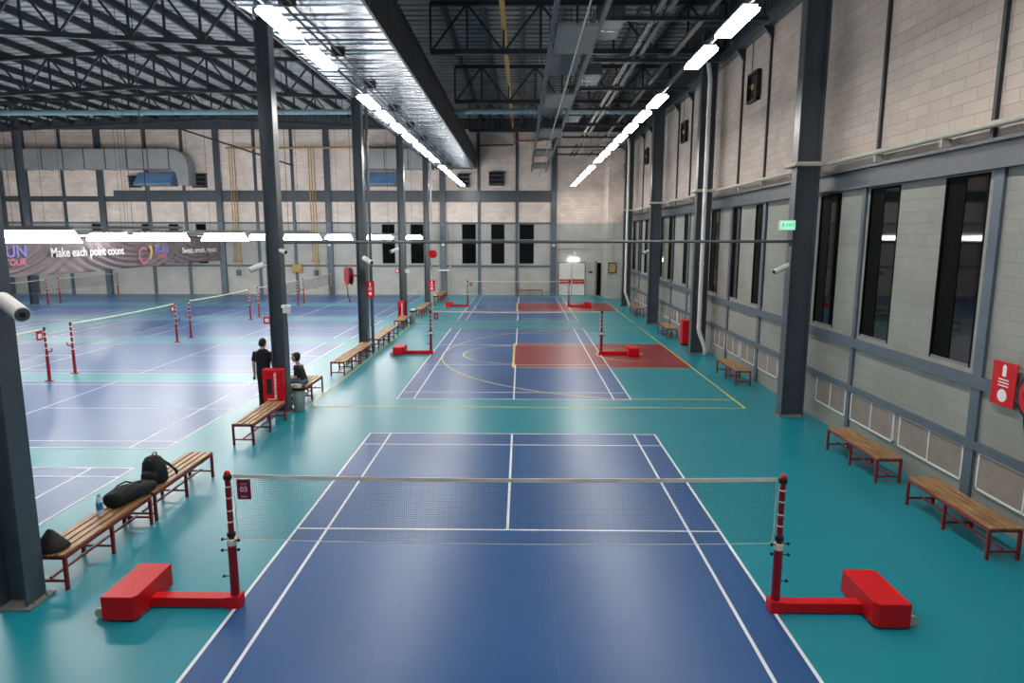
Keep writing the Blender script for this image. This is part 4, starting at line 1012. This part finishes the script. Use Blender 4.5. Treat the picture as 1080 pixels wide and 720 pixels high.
def face_marks(c, f, parent, k=1.0):
    c = Vector(c); f = Vector(f).normalized(); s = Vector((-f.y, f.x, 0)); z = Vector((0, 0, 1)); m = Matrix((s, f, z)).transposed()
    e = MB()
    for q in (-1, 1): e.ell(c + f * .086 * k + s * q * .031 * k + z * .004, (.012 * k, .006 * k, .007 * k), m, 8, 6)
    e.build('eyes', HAIR, parent, smooth=True)
    MB().ell(c + f * .088 * k - z * .055 * k, (.022 * k, .006 * k, .008 * k), m, 8, 6).build('mouth', LIP, parent, smooth=True)

def rings(b, rs):
    L_ = [((x, y, z), X, Y, rx, ry) for x, y, z, rx, ry in rs]; t = lump(L_, 18); return b.add(t.v, t.f)

# standing person, back to the camera
gx, gy = -6.17, 8.98
t = thing('person', 'person in navy T-shirt and black trousers standing with back turned beside the column', 'person', (gx, gy, 0), 'two persons at the column')
b = MB(); f = Vector((.35, .94, 0))
head(b, (gx + .01, gy + .03, 1.575), f)
b.tube([(gx, gy, 1.36), (gx, gy + .005, 1.44), (gx + .005, gy + .015, 1.53)], [.075, .058, .055], 14)
rings(b, [(gx, gy, .80, .14, .10), (gx, gy, .92, .155, .105), (gx, gy, 1.08, .14, .095), (gx, gy, 1.26, .165, .105), (gx, gy, 1.36, .16, .09), (gx, gy, 1.41, .07, .06)])
arms = []
for q in (-1, 1):
    sh = (gx + q * .17, gy, 1.345); el = (gx + q * .235, gy - .01, 1.08); wr = (gx + q * .255, gy + .05, .84)
    b.tube([sh, el, wr], [.054, .043, .029], 12); hand(b, wr, (q * .05, .12, -1), (0, 1, 0), (-q, .2, 0)); arms.append((sh, el, wr))
    b.tube([(gx + q * .08, gy, .84), (gx + q * .085, gy + .01, .47), (gx + q * .09, gy, .08)], [.09, .056, .04], 12)
fuse(b, 'body', SKIN, t, .0065)
face_marks((gx + .01, gy + .03, 1.575), f, t)
b = MB(); rings(b, [(gx, gy, .80, .163, .118), (gx, gy, .90, .168, .12), (gx, gy, 1.06, .162, .115), (gx, gy, 1.24, .185, .122), (gx, gy, 1.35, .178, .108), (gx, gy, 1.405, .10, .08), (gx, gy, 1.43, .075, .068)])
for sh, el, wr in arms:
    e = Vector(sh).lerp(Vector(el), .82); b.tube([Vector(sh) + Vector((0, 0, .01)), e], [.068, .066], 14)
fuse(b, 'shirt', NAVY, t, .009)
b = MB(); rings(b, [(gx, gy, .74, .155, .11), (gx, gy, .84, .165, .118), (gx, gy, .93, .155, .11)])
for q in (-1, 1): b.tube([(gx + q * .083, gy, .86), (gx + q * .085, gy + .01, .48), (gx + q * .09, gy, .09), (gx + q * .09, gy, .05)], [.10, .075, .062, .062], 14)
fuse(b, 'trousers', TROUS, t, .009)
for q in (-1, 1):
    MB().prism([(gx + q * .09 - .042, gy - .07), (gx + q * .09 + .042, gy - .07), (gx + q * .09 + .05, gy + .10), (gx + q * .09 + .03, gy + .19), (gx + q * .09 - .03, gy + .19), (gx + q * .09 - .05, gy + .10)], 'z', 0, .075).build('shoe', BLK, t, bevel=.015)
m = Matrix((Vector((-f.y, f.x, 0)), f, Vector(Z))).transposed()
b = MB(); b.ell((gx + .005, gy + .018, 1.60), (.083, .098, .098), m, 18, 12); b.ell((gx - .012, gy - .02, 1.565), (.078, .062, .085), m, 16, 10)
fuse(b, 'hair', HAIR, t, .008)
o = thing('pouch', 'small black pouch held in the hand of the standing person', 'pouch', (gx - .275, gy + .07, .68))
MB().box(gx - .285, gy + .02, .64, gx - .248, gy + .13, .735).build('pouch_body', BLK, o, bevel=.012); MB().tube([(gx - .256, gy + .04, .735), (gx - .258, gy + .06, .75), (gx - .258, gy + .10, .75), (gx - .256, gy + .12, .735)], .006, 5).build('loop', BLK, o)

# seated person facing the side hall
px, py, sz = -5.36, 9.46, .455
t = thing('person', 'person in black T-shirt and grey shorts sitting on the bench, facing the side hall', 'person', (px, py, sz), 'two persons at the column')
f = Vector((-1, .12, 0)).normalized(); hc = (px - .175, py + .01, 1.14)
b = MB(); head(b, hc, f, 1.08)
b.tube([(px - .10, py, .90), (px - .125, py, .98), (px - .15, py, 1.08)], [.07, .052, .05], 12)
def lean(u): return px - .02 - .09 * u - .03 * u * u
tor = [(lean(0), py, .50, .12, .155), (lean(.25), py, .62, .105, .14), (lean(.6), py, .76, .105, .155), (lean(.85), py, .88, .09, .15), (lean(1), py, .94, .055, .07)]
rings(b, tor); limbs = []
for q in (-1, 1):
    sh = (px - .09, py + q * .16, .885); el = (px - .13, py + q * .21, .645); wr = (px - .335, py + q * .12, .60)
    b.tube([sh, el, wr], [.048, .038, .026], 12); hand(b, wr, (-1, 0, -.25), (0, q, 0), (0, 0, -1)); limbs.append((sh, el, wr))
    b.tube([(px - .03, py + q * .09, .565), (px - .42, py + q * .11, .535), (px - .40, py + q * .11, .30), (px - .37, py + q * .11, .08)], [.085, .058, .05, .036], 12)
fuse(b, 'body', SKIN, t, .0065)
face_marks(hc, f, t, 1.08)
b = MB(); rings(b, [(x, y, z, a + .016, c + .016) for x, y, z, a, c in tor])
for sh, el, wr in limbs: b.tube([Vector(sh) + Vector((0, 0, .01)), Vector(sh).lerp(Vector(el), .75)], [.062, .060], 12)
fuse(b, 'shirt', CLOTHB, t, .009)
b = MB(); rings(b, [(px - .02, py, .472, .13, .17), (px - .02, py, .55, .13, .168), (px - .03, py, .60, .11, .15)])
for q in (-1, 1): b.tube([(px - .02, py + q * .09, .568), (px - .36, py + q * .11, .545)], [.098, .08], 12)
fuse(b, 'shorts', DENIM, t, .009)
for q in (-1, 1): MB().prism([(px - .33, py + q * .11 - .035), (px - .33, py + q * .11 + .035), (px - .50, py + q * .11 + .045), (px - .58, py + q * .11 + .025), (px - .58, py + q * .11 - .025), (px - .50, py + q * .11 - .045)], 'z', 0, .07).build('shoe', BLK, t, bevel=.014)
m = Matrix((Vector((-f.y, f.x, 0)), f, Vector(Z))).transposed(); c = Vector(hc)
b = MB(); b.ell(c - f * .03 + Vector((0, 0, .03)), (.09, .102, .10), m, 18, 12); b.ell(c - f * .055 - Vector((0, 0, .02)), (.084, .06, .10), m, 16, 10); b.ell(c + f * .05 + Vector((0, 0, .07)), (.055, .04, .03), m, 12, 8)
fuse(b, 'hair', HAIR, t, .008)
